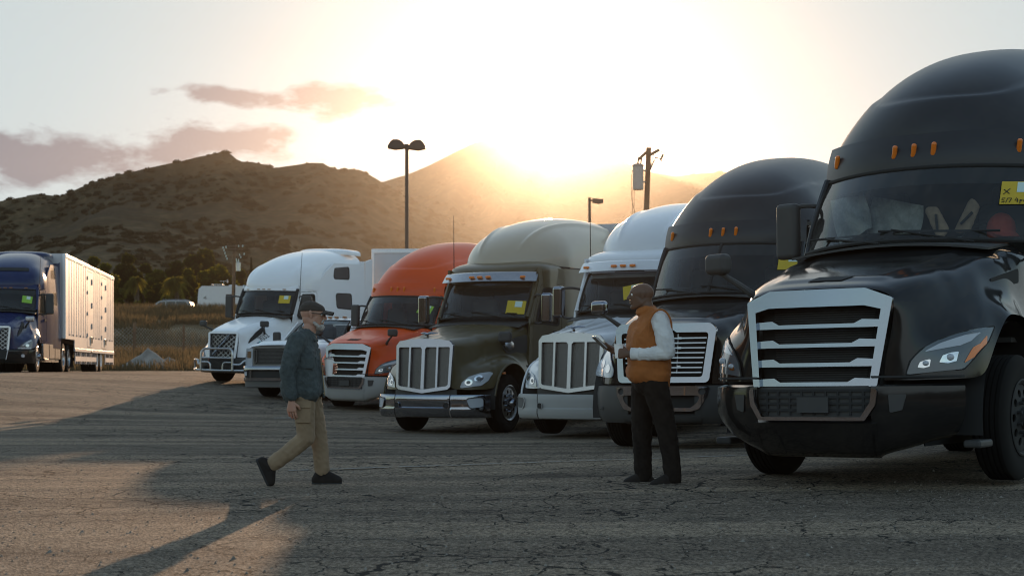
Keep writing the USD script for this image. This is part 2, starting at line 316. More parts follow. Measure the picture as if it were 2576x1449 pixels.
dirt = material('dry_field', {
    'g': ('geometry', {}), 'n': ('noise_texture', {'scale': 0.25, 'detail': 8.0, 'roughness': 0.65}), 'n2': ('noise_texture', {'scale': 3.0, 'detail': 6.0, 'roughness': 0.7}),
    'c': ('rgb_ramp', {'ramp': [(0.3, (0.045, 0.035, 0.020)), (0.5, (0.12, 0.085, 0.042)), (0.7, (0.20, 0.145, 0.075))]}),
    'mx': ('math', {'math_type': 'multiply_add', 'value2': 0.5}), 'h': ('math', {'math_type': 'multiply', 'value2': 0.5}),
    'b': ('bump', {'strength': 0.8, 'distance': 0.25}), 'p': ('principled_bsdf', {'roughness': 0.95, 'specular_ior_level': 0.1})},
    [('g.position', 'n.vector'), ('g.position', 'n2.vector'), ('n.fac', 'h.value1'), ('n2.fac', 'mx.value1'), ('h.value', 'mx.value3'), ('mx.value', 'c.fac'), ('c.color', 'p.base_color'), ('n2.fac', 'b.height'), ('b.normal', 'p.normal')], surface='p.BSDF')
_ys = np.unique(np.concatenate([np.linspace(LOT_END, 180, 90), np.linspace(180, 300, 20)]))
put('/World', 'dry_field', terrain_grid(np.unique(np.concatenate([np.linspace(-300, -60, 25), np.linspace(-60, 60, 110), np.linspace(60, 300, 25)])), _ys, field_z), dirt, True,
    label='dry grassy field and bank rising behind the lot', kind='structure')
put('/World', 'ground', TM([(-2500, -2500, -0.6), (2500, -2500, -0.6), (2500, 2500, -0.6), (-2500, 2500, -0.6)], [(0, 1, 2), (0, 2, 3)]), dirt, False, label='dry ground reaching out to the horizon', kind='structure')

# hills: a height field in polar form about the lot, two ridges, the second behind the first
RIDGE_A = [(-1500, 560), (-700, 540), (-300, 520), (0, 508), (50, 498), (100, 490), (150, 494), (180, 482), (230, 460), (300, 440), (380, 420), (480, 399), (530, 388), (560, 381), (585, 390), (600, 407), (640, 410), (690, 424), (740, 416), (780, 409), (815, 410), (835, 424), (880, 429), (910, 430), (960, 458), (1010, 492), (1080, 530), (1160, 565), (1300, 600), (1600, 650), (2200, 700), (3600, 760)]
RIDGE_B = [(-1500, 700), (0, 650), (500, 560), (800, 500), (960, 459), (1020, 441), (1080, 417), (1140, 386), (1190, 361), (1225, 352), (1250, 356), (1290, 378), (1330, 402), (1380, 418), (1430, 414), (1480, 407), (1550, 402), (1590, 416), (1640, 434), (1700, 443), (1760, 437), (1830, 433), (1920, 438), (2060, 455), (2300, 470), (2700, 500), (3400, 560), (4600, 640)]
def hill_mesh(ridge, R, r0, r1, seed, nth=420, nr=90):
    px = np.linspace(-1500, 4200, nth) if seed == 1 else np.linspace(-1200, 4400, nth)
    th = np.arctan((px - CX) / FPX); e = np.interp(px, *np.array(ridge).T)
    r = np.concatenate([np.linspace(r0, R, int(nr * 0.75)), np.linspace(R, r1, int(nr * 0.25) + 1)[1:]])
    T, Rr = np.meshgrid(th, r, indexing='ij')
    peak = (HZ - np.interp(px, *np.array(ridge).T)) / FPX * R + EYE              # height of the crest
    t = (Rr - r0) / (R - r0)
    prof = np.where(t < 1, np.clip(t, 0, 1) ** 1.15, 1 - sstep(1, 1 + (r1 - R) / (R - r0), t) * 0.6)
    Y = Rr; X = Rr * np.tan(T)
    n1 = meshkit.fbm(np.stack([X / 140, Y / 320, 0 * X + seed], -1), 5, seed)
    gul = np.abs(meshkit.fbm(np.stack([X / 90 + 0.3 * n1, Y / 600, 0 * X + 7 * seed], -1), 4, seed + 3) - 0.5) * 2
    n2 = meshkit.fbm(np.stack([X / 26, Y / 26, 0 * X], -1), 4, seed + 9) - 0.5
    base = 5.4
    h = (peak[:, None] - base) * prof
    bump = np.sin(np.clip(t, 0, 1) * math.pi) ** 0.8
    h = h * (1 - 0.42 * bump * (1 - gul)) + (n1 - 0.5) * 30 * bump + n2 * 5.0 * sstep(0, 0.2, t)
    # keep the skyline: no point rises above the crest seen from the lot
    lim = (peak[:, None] - EYE) / R * Y + EYE - base
    over = h > lim - 0.3; h = np.where(over & (t < 0.995), lim - 0.3 - 0.02 * (h - lim), h)
    h = np.where(np.isclose(t, 1, atol=0.008), lim + n2 * 1.5, h)
    return np.stack([X, Y, base + h], -1)
hillmat = material('hillside', {
    'g': ('geometry', {}), 'n': ('noise_texture', {'scale': 0.006, 'detail': 8.0, 'roughness': 0.62}), 'n2': ('noise_texture', {'scale': 0.06, 'detail': 9.0, 'roughness': 0.75}),
    'v': ('voronoi_texture', {'feature': 'f1', 'scale': 0.2, 'randomness': 1.0}),
    'vr': ('map_range', {'from_min': 0.25, 'from_max': 0.75, 'to_min': 0.0, 'to_max': 1.0, 'clamp': True}),
    's': ('math', {'math_type': 'multiply_add', 'value2': 0.55}), 's0': ('math', {'math_type': 'multiply', 'value2': 0.5}),
    'c': ('rgb_ramp', {'ramp': [(0.40, (0.040, 0.030, 0.016)), (0.50, (0.075, 0.053, 0.027)), (0.58, (0.120, 0.085, 0.045)), (0.70, (0.24, 0.175, 0.11))]}),
    'mv': ('mix', {'color2': (0.035, 0.032, 0.016)}), 'iv': ('math', {'math_type': 'multiply_add', 'value2': -0.6, 'value3': 0.6}),
    'b': ('bump', {'strength': 1.0, 'distance': 5.0}), 'p': ('principled_bsdf', {'roughness': 1.0, 'specular_ior_level': 0.05})},
    [('g.position', 'n.vector'), ('g.position', 'n2.vector'), ('g.position', 'v.vector'), ('v.distance', 'vr.value'), ('vr.result', 'iv.value1'), ('n.fac', 's0.value1'), ('n2.fac', 's.value1'), ('s0.value', 's.value3'),
     ('s.value', 'c.fac'), ('c.color', 'mv.color1'), ('iv.value', 'mv.fac'), ('mv.color', 'p.base_color'), ('n2.fac', 'b.height'), ('b.normal', 'p.normal')], surface='p.BSDF')
HA = hill_mesh(RIDGE_A, 820.0, 290.0, 980.0, 1)
HB = hill_mesh(RIDGE_B, 2500.0, 700.0, 3000.0, 2)
put('/World', 'hills', grid(HA), hillmat, True, label='brown scrub covered ridge on the left with a rocky knob', kind='structure')
put('/World', 'hills', grid(HB), hillmat, True, label='bare ridge with a pointed peak below the sun', kind='structure')

# low hills on the far side of the lot, behind the camera: they are what the lorries' fronts mirror
_t, _r = np.meshgrid(np.linspace(math.radians(150), math.radians(390), 150), np.linspace(140, 560, 34), indexing='ij')
_x, _y = _r * np.cos(_t), _r * np.sin(_t); _k = np.sin(np.clip((_r - 140) / 420, 0, 1) * math.pi) ** .8 * sstep(math.radians(150), math.radians(185), _t) * sstep(math.radians(390), math.radians(355), _t)
_h = _k * (12 + 34 * meshkit.fbm(np.stack([_x / 120, _y / 120, 0 * _x], -1), 4, 11)) + 3 * _k * meshkit.fbm(np.stack([_x / 15, _y / 15, 0 * _x], -1), 3, 12) - .7
put('/World', 'hills', grid(np.stack([_x, _y, _h], -1)), hillmat, True, label='low scrubby hills on the sunlit side of the lot opposite the sunset', kind='structure')

# scrub on the hillsides: one mass nobody could count
rng = np.random.default_rng(5)
def leaf_blob(n, r, seed, size=0.16, flat=0.8, core=True):
    g = np.random.default_rng(seed); d = g.normal(size=(n, 3)); d /= np.linalg.norm(d, axis=1, keepdims=True)
    rad = r * (0.55 + 0.45 * g.random(n) ** 0.5) * (0.75 + 0.5 * meshkit.noise(d * 2.2 + seed, seed)); c = d * rad[:, None] * V(1, 1, flat)
    a = g.normal(size=(n, 3)); a /= np.linalg.norm(a, axis=1, keepdims=True); b = np.cross(a, d); b /= np.maximum(np.linalg.norm(b, axis=1, keepdims=True), 1e-6)
    s = size * (0.6 + 0.8 * g.random(n))[:, None]
    v = np.stack([c - a * s, c + b * s * 0.55, c + a * s, c - b * s * 0.55], 1).reshape(-1, 3); i = np.arange(n)[:, None] * 4
    return v, np.vstack([i + [0, 1, 2], i + [0, 2, 3]])
scrub_mat = material('scrub_leaves', {'oi': ('object_info', {}), 'c': ('rgb_ramp', {'ramp': [(0.0, (0.042, 0.034, 0.017)), (0.6, (0.065, 0.050, 0.025)), (1.0, (0.10, 0.075, 0.040))]}), 'd': ('diffuse_bsdf', {}), 't': ('translucent_bsdf', {}), 'm': ('mix_closure', {'fac': 0.25})},
    [('oi.random', 'c.fac'), ('c.color', 'd.color'), ('c.color', 't.color'), ('d.BSDF', 'm.closure1'), ('t.BSDF', 'm.closure2')], surface='m.closure')
def instancer(name, protos, pts, scales, which, label, quat=None):
    p = numbered('/World', name); pi = UsdGeom.PointInstancer.Define(stage, p)
    rel = pi.CreatePrototypesRel()
    for k, (v, f) in enumerate(protos):
        q = f'{p}/clump_{k:03d}' if k else f'{p}/clump'
        usdkit.mesh(stage, q, (v, f), scrub_mat, smooth=False); rel.AddTarget(q)
    pi.CreatePositionsAttr(Vt.Vec3fArray.FromNumpy(np.asarray(pts, np.float32))); pi.CreateProtoIndicesAttr(Vt.IntArray.FromNumpy(np.asarray(which, np.int32)))
    pi.CreateScalesAttr(Vt.Vec3fArray.FromNumpy(np.asarray(scales, np.float32)))
    meta(pi.GetPrim(), label, kind='stuff'); return pi
_pts, _sc = [], []
for Hh, n, big in ((HA, 17000, 0.8), (HB, 7000, 2.0)):
    a, b = Hh.shape[:2]; i = rng.integers(40, a - 40, n); j = rng.integers(1, int(b * 0.8), n); u = rng.random((n, 2))
    p = Hh[i, j] * (1 - u[:, :1]) + Hh[np.minimum(i + 1, a - 1), np.minimum(j + 1, b - 1)] * u[:, :1]
    k = meshkit.fbm(p / 40.0, 3, 4) > 0.46; p = p[k]; s = (0.9 + 1.9 * rng.random(len(p)) ** 2) * big
    _pts.append(p); _sc.append(np.stack([s * 1.25, s * 1.25, s * 0.8], 1))
_pts, _sc = np.vstack(_pts), np.vstack(_sc)
instancer('hillside_scrub', [leaf_blob(150, 1.0, k, 0.28) for k in range(3)], _pts, _sc, rng.integers(0, 3, len(_pts)), 'low dark scrub dotted over the hillsides')

# ------------------------------------------------------------------ haze
def haze(density, g):
    m = material('haze_air', {'v': ('principled_volume', {'color': (1.0, 0.93, 0.84), 'density': density, 'anisotropy': g})}, volume='v.volume')
    put('/World', 'haze', box((0, 1200, 194.0), (7600, 3800, 392.0)), m, False, label='thin warm evening haze', kind='stuff')
# ------------------------------------------------------------------ lorry parts.  Truck frame: x forward from the front axle, y to the driver's side, z up
def resample(pts, n):
    p = np.asarray(pts, float); t = np.concatenate([[0], np.cumsum(np.linalg.norm(np.diff(p, axis=0), axis=1) + 1e-9)]); t /= t[-1]
    return PchipInterpolator(t, p)(np.linspace(0, 1, n))
def hood_grid(st, nx=70, nv=46, arch=None):
    """st: stations (x, half section from the crown out to the lower edge). Returns the left half as points [x, v]."""
    xs = np.array([s[0] for s in st]); rows = np.array([resample(s[1], nv) for s in st])
    o = np.argsort(xs); f = PchipInterpolator(xs[o], rows[o], axis=0)
    from scipy.ndimage import gaussian_filter1d as gf
    a, b = xs.min(), xs.max(); U = np.linspace(a, b, 160); Q = gf(f(U), 5.0, axis=0, mode='nearest'); k = np.clip((b - U) / .12, 0, 1)[:, None, None]; Q = f(U) * (1 - k) + Q * k
    Q = gf(Q, 2.2, axis=1, mode='nearest') * 1.0; Q[:, 0] = f(U)[:, 0]; f2 = PchipInterpolator(U, Q, axis=0); t = np.linspace(0, 1, nx)
    X = np.unique(np.concatenate([b - (b - a) * t ** 1.5, [] if arch is None else np.linspace(arch[0] - arch[2], arch[0] + arch[2], 41)]))
    X = X[(X >= a) & (X <= b)]; P = f2(X); P[:, 0, 0] = 0; G = np.concatenate([np.broadcast_to(X[:, None, None], P.shape[:2] + (1,)), P], -1)
    if arch is not None:
        cx, cz, r, ymin = arch; d = np.clip(r * r - (X - cx) ** 2, 0, None); az = np.where(np.abs(X - cx) < r, cz + np.sqrt(d), -9)
        m = G[..., 1] > ymin; G[..., 2] = np.where(m, np.maximum(G[..., 2], az[:, None]), G[..., 2])
    return G
def full(G):
    R = G[:, ::-1].copy(); R[..., 1] *= -1
    return grid(np.concatenate([R[:, :-1], G], 1))
def onto(mesh, sel, ax):
    """Interpolator of coordinate ax over the other two, from the mesh's vertices inside sel."""
    v = np.asarray(mesh.vertices); v = v[sel(v)]; o = [i for i in range(3) if i != ax]
    v = v[np.unique(np.round(v[:, o], 3), axis=0, return_index=True)[1]]
    f = LinearNDInterpolator(v[:, o], v[:, ax]); from scipy.interpolate import NearestNDInterpolator as NN; g = NN(v[:, o], v[:, ax])
    def h(a, b):
        r = f(a, b); return np.where(np.isnan(r), g(a, b), r)
    return h
def strip(pts, w, th, nrm=(1, 0, 0)):
    return tube(pts, w, 6)

def wheel(parent, x, y, side, r=0.51, w=0.28, style='steer', rimmat='alu', z=None):
    wn = node(parent, 'wheel', (x, y, r if z is None else z))
    h = w / 2; ri = r * 0.57
    prof = [(ri, -h * .8), (ri + .02, -h * .93), (r * .80, -h), (r * .93, -h * .93), (r * .985, -h * .78), (r, -h * .7)]
    for k in (-.45, -.15, .15, .45): prof += [(r, h * (k - .05)), (r - .012, h * (k - .04)), (r - .012, h * (k + .04)), (r, h * (k + .05))]
    prof += [(r, h * .7), (r * .985, h * .78), (r * .93, h * .93), (r * .80, h), (ri + .02, h * .93), (ri, h * .8), (ri, -h * .8)]
    put(wn, 'tyre', revolve(prof, 40), M['rubber'], 30)
    s = side
    if style == 'steer':
        disc = Point(0, 0).buffer(ri * .93, quad_segs=10)
        for k in range(10):
            a = k * math.pi / 5; disc = disc.difference(Point(ri * .70 * math.cos(a), ri * .70 * math.sin(a)).buffer(ri * .115, quad_segs=4))
        d = panel(disc, .012, lambda u, v, q: (u, s * (h * .72 + .03 * (1 - (u * u + v * v) / ri ** 2) + q), v), 0.06)
        rim = cat(d, revolve([(ri, h * .2 * s), (ri, h * .85 * s), (ri + .025, h * .98 * s), (ri + .012, h * 1.02 * s), (ri * .95, h * .86 * s), (ri * .93, h * .3 * s)], 36))
        put(wn, 'rim', rim, M[rimmat], 35)
        put(wn, 'backing', moved(revolve([(0.001, 0), (ri * .94, 0), (ri * .94, .01), (0.001, .01)], 24), (0, s * h * .35, 0)), M['dark'])
        hub = [revolve([(0.001, s * (h * .72 + .14)), (.06, s * (h * .72 + .135)), (.085, s * (h * .72 + .10)), (.095, s * (h * .72 + .02)), (.10, s * h * .6)], 20)]
        for k in range(10):
            a = (k + .5) * math.pi / 5; c = V(.145 * math.cos(a), 0, .145 * math.sin(a)); hub.append(cyl(c + V(0, s * (h * .70 + .02), 0), c + V(0, s * (h * .72 + .07), 0), .016, 6))
        put(wn, 'hub', cat(hub), M['dark' if rimmat == 'dark' else 'chrome'], 40)
    else:
        q = h * .95
        rim = cat(revolve([(ri + .02, s * q), (ri, s * (q + .006)), (ri * .93, s * (q - .02)), (ri * .90, s * (-h * .2)), (ri * .55, s * (-h * .45)), (.12, s * (-h * .45)), (0.001, s * (-h * .45))], 36))
        put(wn, 'rim', rim, M[rimmat], 35)
        put(wn, 'hub', revolve([(.12, s * (-h * .45)), (.11, s * h * .5), (.09, s * h * .62), (0.001, s * h * .64)], 20), M['chrome'] if rimmat != 'white_paint' else M['steel'], 40)
    return wn

def dome_grid(xf, xr, z0, ztop, W, Lw, Lh, pw=2.0, ph=1.8, n0=2.3, n1=3.6, nx=70, nphi=72, recess=None, m0=None, m1=None, wr=None, zr=None, base=None):
    u = np.linspace(0.0, 1, nx); x = xf - (xf - xr) * u ** 1.8
    d = xf - x
    w = W * (1 - (1 - np.minimum(1, d / Lw)) ** pw) ** (1 / pw); h = (ztop - z0) * (1 - (1 - np.minimum(1, d / Lh)) ** ph) ** (1 / ph)
    if wr is not None: w = w * np.interp(x, [xr, xf], [wr / W, 1])
    if zr is not None: h = h * np.interp(x, [xr, xf - Lh], [(zr - z0) / (ztop - z0), 1])
    n = np.interp(d, [0, Lh * 1.2], [n0, n1]); mm = np.interp(d, [0, Lh * 1.2], [m0 or n0, m1 or n1]); phi = np.linspace(0, math.pi, nphi)
    c, s = np.cos(phi), np.sin(phi)
    Y = w[:, None] * np.sign(c) * np.abs(c) ** (2 / n[:, None]); Z = z0 + h[:, None] * np.abs(s) ** (2 / mm[:, None])
    G = np.stack([np.broadcast_to(x[:, None], Y.shape), Y, Z], -1)
    if base is not None:
        lo = G[:, :1].copy(); lo[..., 2] = base; hi = G[:, -1:].copy(); hi[..., 2] = base; G = np.concatenate([lo, G, hi], 1)
    if recess is not None:
        zb, up, yw, dep = recess
        b = zb + up * (np.abs(G[..., 1]) / yw) ** 6; k = sstep(0, .05, G[..., 2] - b) * dep
        k = k * sstep(0.02, .2, xf - G[..., 0])
        N = np.cross(np.gradient(G, axis=0), np.gradient(G, axis=1)); N /= np.maximum(np.linalg.norm(N, axis=-1, keepdims=True), 1e-9)
        ctr = V(0, 0, z0) * V(0, 0, 1); out = np.sign(np.sum(N * (G - np.stack([G[..., 0] - .6, 0 * Y if base is None else 0 * G[..., 1], np.full(G.shape[:2], z0)], -1)), -1, keepdims=True))
        G = G - N * out * k[..., None]
    return G
def dome(*a, **k): return grid(dome_grid(*a, **k), flip=True)

def header(xc, xk, yw, z0, z1, lean, curve_z=0.0, ny=41, nz=8, bulge=0.03, xr=None, drop=0.03):
    """The band above the windscreen: centre x, fall-back at the ends, half width; leaning back by 'lean' from z0 to z1."""
    y = yw * np.sin(np.linspace(-math.pi / 2, math.pi / 2, ny)); t = np.linspace(0, 1, nz)
    xb = xc - xk * np.abs(y / yw) ** 2.4
    P = []
    for q in t:
        P.append(np.stack([xb - lean * q + bulge * math.sin(math.pi * q), y * (1 - 0.02 * q), z0 + (z1 - z0) * q - curve_z * (y / yw) ** 2], -1))
    under = P[0].copy(); under[:, 0] -= 0.12; under[:, 2] -= drop * 0
    top = P[-1].copy(); top[:, 0] -= 0.5; top[:, 2] += 0.02
    return grid([under] + P + [top], flip=True)

def windscreen(bc, bk, bw, bz, bzk, tc, tk, tw, tz, tzk, off=0.0, ny=25, nz=9):
    y = np.linspace(-1, 1, ny); P = []
    for q in np.linspace(0, 1, nz):
        b = np.stack([bc - bk * np.abs(y) ** 2.2, bw * y, bz - bzk * y ** 2], -1); t = np.stack([tc - tk * np.abs(y) ** 2.2, tw * y, tz - tzk * y ** 2], -1)
        p = b * (1 - q) + t * q; p[:, 0] += 0.04 * math.sin(math.pi * q) + off; P.append(p)
    return np.array(P)
def screen_set(parent, dims, glass='glass', trim='dark', frame_mat=None):
    P = windscreen(**dims)
    put(parent, 'windscreen', grid(P, flip=True), M[glass], True)
    edge = np.vstack([P[0], P[1:-1, -1], P[-1, ::-1], P[1:-1, 0][::-1]]) + V(.004, 0, 0)
    put(parent, 'screen_seal', tube(edge, .018, 6, closed=True), M[trim], 40)
    return P
def wipers(parent, P, n=2):
    for s in ((-.75, -.05), (.08, .72))[:n] if n == 2 else ((-.5, .4),):
        ny = P.shape[1]; i0, i1 = int((s[0] + 1) / 2 * (ny - 1)), int((s[1] + 1) / 2 * (ny - 1))
        a = P[0, i1] + V(.05, 0, -.02); b = P[1, i0] + V(.03, 0, .01); mid = (a + b) / 2 + V(.035, 0, .0)
        put(parent, 'wiper', cat(tube([a, mid, b], .010, 6, smooth=8), tube([P[1, i0 + 0] + V(.022, -.12, .005), P[1, min(i0 + 9, ny - 1)] + V(.022, .1, -.012)], .011, 6)), M['dark'])
def paper(parent, P, j, q, w, h, mat='paper', tilt=0.0, note=True):
    """A notice stuck behind the windscreen at column share j and height share q."""
    ny, nz = P.shape[1], P.shape[0]; f = j * (ny - 1); i = min(int(f), ny - 2); k = min(int(q * (nz - 1)), nz - 2)
    o = P[k, i] * (1 - f + i) + P[k, i + 1] * (f - i); o = o + (P[k + 1, i] - P[k, i]) * (q * (nz - 1) - k)
    a = P[k, i + 1] - P[k, i]; a /= np.linalg.norm(a); b = P[k + 1, i] - P[k, i]; b /= np.linalg.norm(b); nn = np.cross(a, b); nn /= np.linalg.norm(nn)
    if nn[0] < 0: nn = -nn
    ca, sa = math.cos(tilt), math.sin(tilt); a2 = a * ca + b * sa; b2 = b * ca - a * sa
    def sheet(u0, v0, u1, v1, lift):
        g = [[o + a2 * u + b2 * v + nn * lift for v in (v0, v1)] for u in (u0, u1)]
        return grid(np.array(g))
    nd = put(parent, 'paper_notice', sheet(-w / 2, -h / 2, w / 2, h / 2, .008), M[mat], False)
    if note: put(parent, 'note_slip', sheet(-w * .08, h * .02, w * .30, h * .46, .011), M['note'], False)
    return o, a2, b2, nn
def ink(parent, frame, strokes, r=.004, lift=.013):
    o, a, b, n = frame
    put(parent, 'handwriting', cat([tube([o + a * u + b * v + n * lift for u, v in s], r, 4) for s in strokes]), M['ink'])

def side_fn(ys, tumble=0.05, zt=2.0, s=1):
    f = interp([p[0] for p in ys][::-1], [p[1] for p in ys][::-1])
    def g(u, v, w):
        return u, s * (f(u) - tumble * np.clip(v - zt, 0, 2) + w), v
    return g
def cab_sides(parent, body, door, window, ys, mat, extra=(), doormat=None, handle=True, tumble=0.05, inner=True, trimmat='dark'):
    for s in (1, -1):
        fn = side_fn(ys, tumble, s=s)
        hole = unary_union([door.buffer(.012)] + [e.buffer(.012) for e in extra])
        put(parent, 'cab_side', panel(body.difference(hole), .035, fn, .18), M[mat], 30)
        put(parent, 'door', panel(door.difference(window.buffer(.012)), .032, fn, .15), M[doormat or mat], 30)
        put(parent, 'door_window', panel(window, .012, fn, .15), M['side_glass'], True)
        put(parent, 'window_trim', panel(window.buffer(.03).difference(window.buffer(-.012)), .036, fn, .1), M[trimmat], 30)
        for e in extra:
            put(parent, 'sleeper_window', panel(e, .030, fn, .12), M['dark_glass'], True)
            put(parent, 'sleeper_window_trim', panel(e.buffer(.03).difference(e.buffer(.002)), .037, fn, .1), M[trimmat], 30)
        if handle:
            x0, z0 = door.bounds[0] + .12, window.bounds[1] - .18
            put(parent, 'door_handle', moved(panel(sbox(x0, z0, x0 + .16, z0 + .05).buffer(.012), .055, fn, 0), (0, 0, 0)), M['dark'])
M['dark_glass'] = plain('dark_window', (0.012, 0.011, 0.011), 0.06, coat_weight=0.5)

def interior(parent, x0, z0, xr, w=.98, wheel_side=1, wall=2.1):
    put(parent, 'dashboard', cat(rbox((x0 - .50, 0, z0 - .20), (.5, 2 * w - .2, .34), .08), rbox((x0 - .62, wheel_side * .5, z0 - .06), (.3, .6, .14), .05)), M['interior'])
    if wall: put(parent, 'sleeper_wall', box((xr, 0, 2.0), (.04, 2 * w, wall)), M['interior'])
    put(parent, 'cab_floor', box(((x0 + xr) / 2, 0, z0 - .85), (abs(x0 - xr), 2 * w, .04)), M['interior'])
    for s in (1, -1):
        put(parent, 'seat', cat(rbox((x0 - 1.35, s * .55 * w / .98, z0 - .02), (.2, .52, .9), .08), rbox((x0 - 1.1, s * .55 * w / .98, z0 - .45), (.55, .52, .16), .06), rbox((x0 - 1.36, s * .55 * w / .98, z0 + (.50 if wall else .44)), (.12, .3, .18), .05)), M['seat'])
    a = np.arange(24) * 2 * math.pi / 24; c = V(x0 - .72, wheel_side * .52, z0 + .02)
    ring = [c + .22 * (math.cos(t) * V(0, 1, 0) + math.sin(t) * V(-.45, 0, .89)) for t in a]
    put(parent, 'steering_wheel', cat(tube(ring, .016, 6, closed=True), cyl(c, c + V(.3, 0, -.12), .03, 8), tube([ring[0], c, ring[12]], .015, 5)), M['dark'])
M['seat'] = plain('seat_cloth', (0.075, 0.072, 0.07), 0.9)

def marker_lights(parent, pts, nrm_lean=0.0, tilt=0.0, size=(.045, .13), flat=False):
    for k, (x, y, z) in enumerate(pts):
        if flat: m = rbox((0, 0, 0), (.05, size[1], size[0]), .015)
        else: m = rbox((0, 0, 0), (.045, size[0], size[1]), .02)
        m = moved(m, (x, y, z), ry=-nrm_lean, rz=0, rx=-tilt)
        put(parent, 'marker_light', m, M['amber'], 40)

def tall_mirror(parent, y, x, z0, z1, s, mat='plastic', w=.24, d=.12, face='mirror_face', arms=True, ya=1.05, xa=None):
    c = (x, s * y, (z0 + z1) / 2)
    mn = put(parent, 'door_mirror', moved(rbox((0, 0, 0), (d, w, z1 - z0), .05, 4), c, rz=s * .15), M[mat], 40)
    put(parent, 'mirror_glass', moved(rbox((0, 0, 0), (.01, w * .82, (z1 - z0) * .85), .004), (x - d / 2 - .002, s * y, (z0 + z1) / 2), rz=s * .15), M['reflector'])
    if arms:
        xa = x - .1 if xa is None else xa
        for zz, zo in ((z1 - .08, .05), (z0 + .06, -.07)): put(parent, 'mirror_arm', tube([(x, s * y, zz), (x, s * (y + ya) / 2, zz + zo), (xa, s * ya, zz + zo * .5)], .022, 8, smooth=8), M['plastic'])
def hood_mirror(parent, tip, foot, s, mat='plastic', size=(.13, .26, .20)):
    t, f = V(tip[0], s * tip[1], tip[2]), V(foot[0], s * foot[1], foot[2])
    put(parent, 'hood_mirror', moved(rbox((0, 0, 0), size, .05, 4), t, rz=s * .25), M[mat], 40)
    k = t * .55 + f * .45 + V(.02, 0, -.02)
    put(parent, 'hood_mirror_arm', tube([t - V(0, 0, size[2] / 2 - .02), k, f], np.linspace(.018, .035, 10), 8, smooth=10), M['plastic'])
def mudguard_well(parent, r=.6, y0=.62, y1=1.1, x0=0.0):
    a = np.linspace(-.15, math.pi + .15, 20)
    for s in (1, -1):
        P = np.stack([[(x0 + r * math.cos(t), s * y0, .51 + r * math.sin(t)), (x0 + r * math.cos(t), s * y1, .51 + r * math.sin(t))] for t in a])
        put(parent, 'wheel_well', cat(grid(P), panel(Point(x0, .51).buffer(r).intersection(sbox(-2, .3, 2, 3)), .01, lambda u, v, w: (u, s * y0 + w, v), 0)), M['dark'])
def chassis(parent, xr, tank=True, mat='alu', drive=(-5.0, -6.3), ys=.98, tail=-7.3):
    put(parent, 'frame_rail', cat([box(((.9 + tail) / 2, s * .42, .85), (abs(.9 - tail), .08, .26)) for s in (1, -1)] + [box((x, 0, .85), (.1, .8, .18)) for x in (-2, -4, -6)]), M['plastic'])
    put(parent, 'underbody', cat(box((-.3, 0, .72), (2.2, 1.0, .5)), cyl((0, -.9, .51), (0, .9, .51), .07), box((-3.0, 0, .8), (1.0, .7, .4))), M['dark'])
    for s in (1, -1):
        if tank:
            put(parent, 'fuel_tank', cat(cyl((-1.6, s * .93, .72), (-3.6, s * .93, .72), .30, 24)), M[mat], 30)
            put(parent, 'step', cat([rbox((-1.05, s * 1.06, z), (.75, .3, .05), .02) for z in (.45, .82)] + [box((-1.05, s * .95, .62), (.7, .05, .5))]), M[mat])
        for x in drive:
            for yy in (ys, ys - .33): 
                wheel(parent, x, s * yy, s, .51, .27, 'drive')
    put(parent, 'fifth_wheel', rbox((sum(drive) / 2, 0, 1.10), (.9, .95, .08), .03), M['dark'])
    for s in (1, -1): put(parent, 'mud_flap', box((tail + .05, s * .85, .55), (.02, .6, .75)), M['dark'])

# ------------------------------------------------------------------ grilles
def front_fn(x0, k, rake, zref):
    return lambda u, v, w: (x0 - k * u ** 2 - rake * (v - zref) + w, u, v)
mesh_mat = material('grille_mesh', {
    'tc': ('texture_coordinate', {}), 'mp': ('mapping', {'rotation': (0.785, 0.0, 0.0), 'scale': (1.0, 1.0, 1.0)}), 'c': ('checker_texture', {'scale': 120.0, 'color1': (0.0, 0.0, 0.0), 'color2': (1.0, 1.0, 1.0)}),
    'm': ('mix', {'color1': (0.012, 0.011, 0.010), 'color2': (0.20, 0.19, 0.18)}), 'p': ('principled_bsdf', {'roughness': 0.35})},
    [('tc.object', 'mp.vector'), ('mp.vector', 'c.vector'), ('c.fac', 'm.fac'), ('m.color', 'p.base_color'), ('c.fac', 'p.metallic')], surface='p.BSDF')
M['mesh'] = mesh_mat

def cascadia_grille_new(parent, fn):
    outer = rpoly([(-.61, 1.455), (-.40, 1.535), (.40, 1.535), (.61, 1.455), (.515, .78), (-.515, .78)], .015)
    inner = Polygon([(-.525, 1.37), (-.40, 1.40), (.40, 1.40), (.525, 1.37), (.445, .70), (-.445, .70)])
    put(parent, 'grille_frame', panel(outer.difference(inner), .05, fn, .08), M['chrome'], 30)
    def halfw(z): return np.interp(z, [.70, 1.37], [.452, .532])
    for z in (1.235, 1.085, .935, .785):
        a, b = halfw(z), halfw(z + .05)
        p = Polygon([(-a, z), (a, z), (b, z + .055), (b * .72, z + .062), (b * .60, z + .030), (-b * .60, z + .030), (-b * .72, z + .062), (-b, z + .055)])
        put(parent, 'grille_bar', panel(p, .06, lambda u, v, w: fn(u, v, w - .035), .06), M['chrome'], 30)
    put(parent, 'grille_backing', panel(Polygon([(-.56, 1.47), (.56, 1.47), (.47, .5), (-.47, .5)]), .01, lambda u, v, w: fn(u, v, w - .13), .2), M['dark'])
    put(parent, 'radiator_fins', cat([panel(sbox(-halfw(z) * .8, z, halfw(z) * .8, z + .006), .008, lambda u, v, w: fn(u, v, w - .115), .3) for z in np.arange(.80, 1.38, .018)]), M['plastic'])

